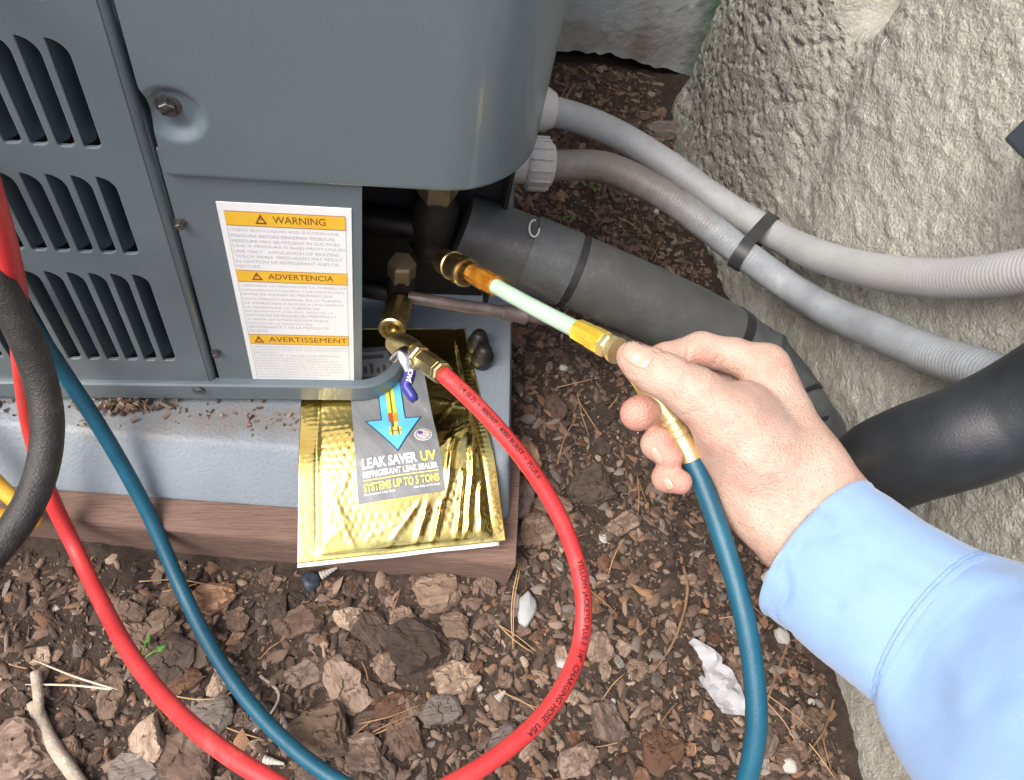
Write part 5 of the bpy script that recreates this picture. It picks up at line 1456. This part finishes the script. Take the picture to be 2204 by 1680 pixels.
for a in [(1131, 1312, 40, 72, -10, m_pebg, 'oval speckled grey stone inside the red loop', 1), (1210, 1431, 32, 30, 0, m_peb, 'whitish pebble touching the red hose loop on the inside', 2), (1297, 1163, 20, 24, 0, m_peb, 'small white pebble between red loop top and the fingers', 3),
          (1696, 1649, 38, 36, 0, m_peb, 'lumpy cream pebble at the bottom right of the teal hose', 4), (1680, 1372, 30, 40, 20, m_peb, 'ragged cream pebble beside the shirt cuff', 5), (1745, 1512, 15, 16, 0, m_peb, 'tiny round white pebble near the slab foot', 6),
          (123, 1312, 14, 13, 0, m_peb, 'tiny white pebble in the soil left of the red hose, upper one', 7), (90, 1409, 16, 15, 0, m_peb, 'tiny white pebble in the soil left of the red hose, lower one', 8), (668, 1255, 40, 52, 30, m_pebd, 'blue black stone under the pouch corner', 9),
          (1212, 795, 22, 16, 0, m_peb, 'small white pebble right of the pad', 10), (1032, 1483, 14, 16, 0, m_peb, 'tiny white pebble right of the flat oblong chip', 11), (1319, 1510, 12, 14, 0, m_peb, 'tiny white pebble right of the red loop bottom', 12), (1655, 1240, 46, 26, 30, m_peb, 'pale woody pebble lump under the wrist', 13), (1412, 458, 12, 14, 0, m_peb, 'tiny white pebble under the conduits', 14)]:
    pebble(*a)
def shell(u, v, L_, turn, label, r0):
    p = on_ground(u, v, .003); s = L_ / F * depth_of(p); a = math.radians(turn); d = np.array([math.cos(a), math.sin(a), .1]) * s
    prof = []
    for k in range(6):
        t = k / 6; rr = r0 * s * (1 - t * .8); prof += [(t, rr * .93), (t + .05, rr), (t + .12, rr * .98)]
    prof += [(1, r0 * s * .08)]
    o = lathe('snail_shell', p - d / 2, p + d / 2, prof, M('grey_shell', (.30, .28, .25), (.46, .43, .39), scale=200, rough=.7), None, n=18, auto=50); tag(o, label, 'snail shell', 'snail shells')
shell(708, 1231, 40, 25, 'small ribbed grey snail shell just under the pouch corner', .24)
shell(590, 1640, 46, -15, 'pale tubular shell at the bottom between the hoses', .22)
shell(1078, 1497, 26, 40, 'round pale snail shell beside pine needles in the loop', .42)

# crumpled paper scrap
m_paper = M('weathered_paper', (.30, .30, .315), (.44, .44, .46), (.37, .37, .39), scale=60, rough=.75, bump=.4, bscale=300)
cp = [(20, 210), (70, 165), (380, 370), (365, 450), (440, 480), (500, 550), (590, 680), (625, 990), (440, 980), (370, 970), (230, 740), (120, 590), (150, 565), (205, 592), (160, 480), (175, 430), (90, 320)]
cp = [((2200 + x / 3.34) * .67113, (2000 + y / 3.34) * .67113) for x, y in cp]
P2 = np.array([on_ground(u, v, .006)[:2] for u, v in cp])
bm = bmesh.new(); vs_ = [bm.verts.new((x, y, 0)) for x, y in P2]; fc = bm.faces.new(vs_)
bmesh.ops.triangulate(bm, faces=[fc]); bmesh.ops.subdivide_edges(bm, edges=bm.edges[:], cuts=5, use_grid_fill=True)
P = np.array([v.co[:] for v in bm.verts]); q = fbm(P, 60, 3, 61); zz_ = ground_z(P[:, 0], P[:, 1]) + .0075 + .012 * (np.abs(q - .5)) + .003 * (vnoise(P, 160, 63) - .5)
for v, z in zip(bm.verts, zz_): v.co.z = float(z)
r_ = bmesh.ops.solidify(bm, geom=bm.faces[:], thickness=.0004)
me = bpy.data.meshes.new('paper_scrap'); bm.to_mesh(me); bm.free()
tag(link('paper_scrap', me, m_paper, None, True, 30), 'torn crumpled white paper scrap beside the teal hose', 'paper')

# green weeds
m_leaf = M('weed_green', (.055, .15, .022), (.11, .26, .045), scale=90, rough=.55)
def weed(u, v, leaves, label, sz):
    p = on_ground(u, v, .004); e = thing('weed', label, 'weed', p, 'small green weeds')
    for k, (a, L_, w) in enumerate(leaves):
        a = math.radians(a); L_ *= sz; w *= sz
        d = np.array([math.cos(a), math.sin(a), .45]); sd = np.array([-math.sin(a), math.cos(a), 0])
        tip = p + d * L_
        tube('stem', catmull([p, p + d * L_ * .5 + np.array([0, 0, .002]), tip], 10), .0005 * sz / 1., m_leaf, e, n=6, auto=None)
        ts = np.linspace(0, 1, 9); G = np.zeros((9, 5, 3))
        for i, t in enumerate(ts):
            hw = w * math.sin(math.pi * min(.98, .06 + .94 * t)) * (1 + .25 * math.sin(t * 19))
            for j, b in enumerate(np.linspace(-1, 1, 5)):
                G[i, j] = tip - d * L_ * .25 + d * L_ * .75 * t + sd * hw * b + np.array([0, 0, -.0012 * b * b - .003 * t * t])
        thick_sheet('leaf', G, (0, 0, -.0003), m_leaf, e)
weed(303, 1425, [(30, .012, .0022), (75, .011, .0018), (150, .007, .0030), (-20, .007, .0032), (-100, .006, .0030)], 'green leafy sprig growing beside the red hose', 1.1)
weed(1222, 470, [(10, .006, .0045), (200, .005, .0035)], 'small green leaf seedling behind the insulated pipe', 1.)
weed(1268, 406, [(-20, .006, .0040), (120, .005, .0036)], 'tiny bright green seedling under the lower conduit', 1.)
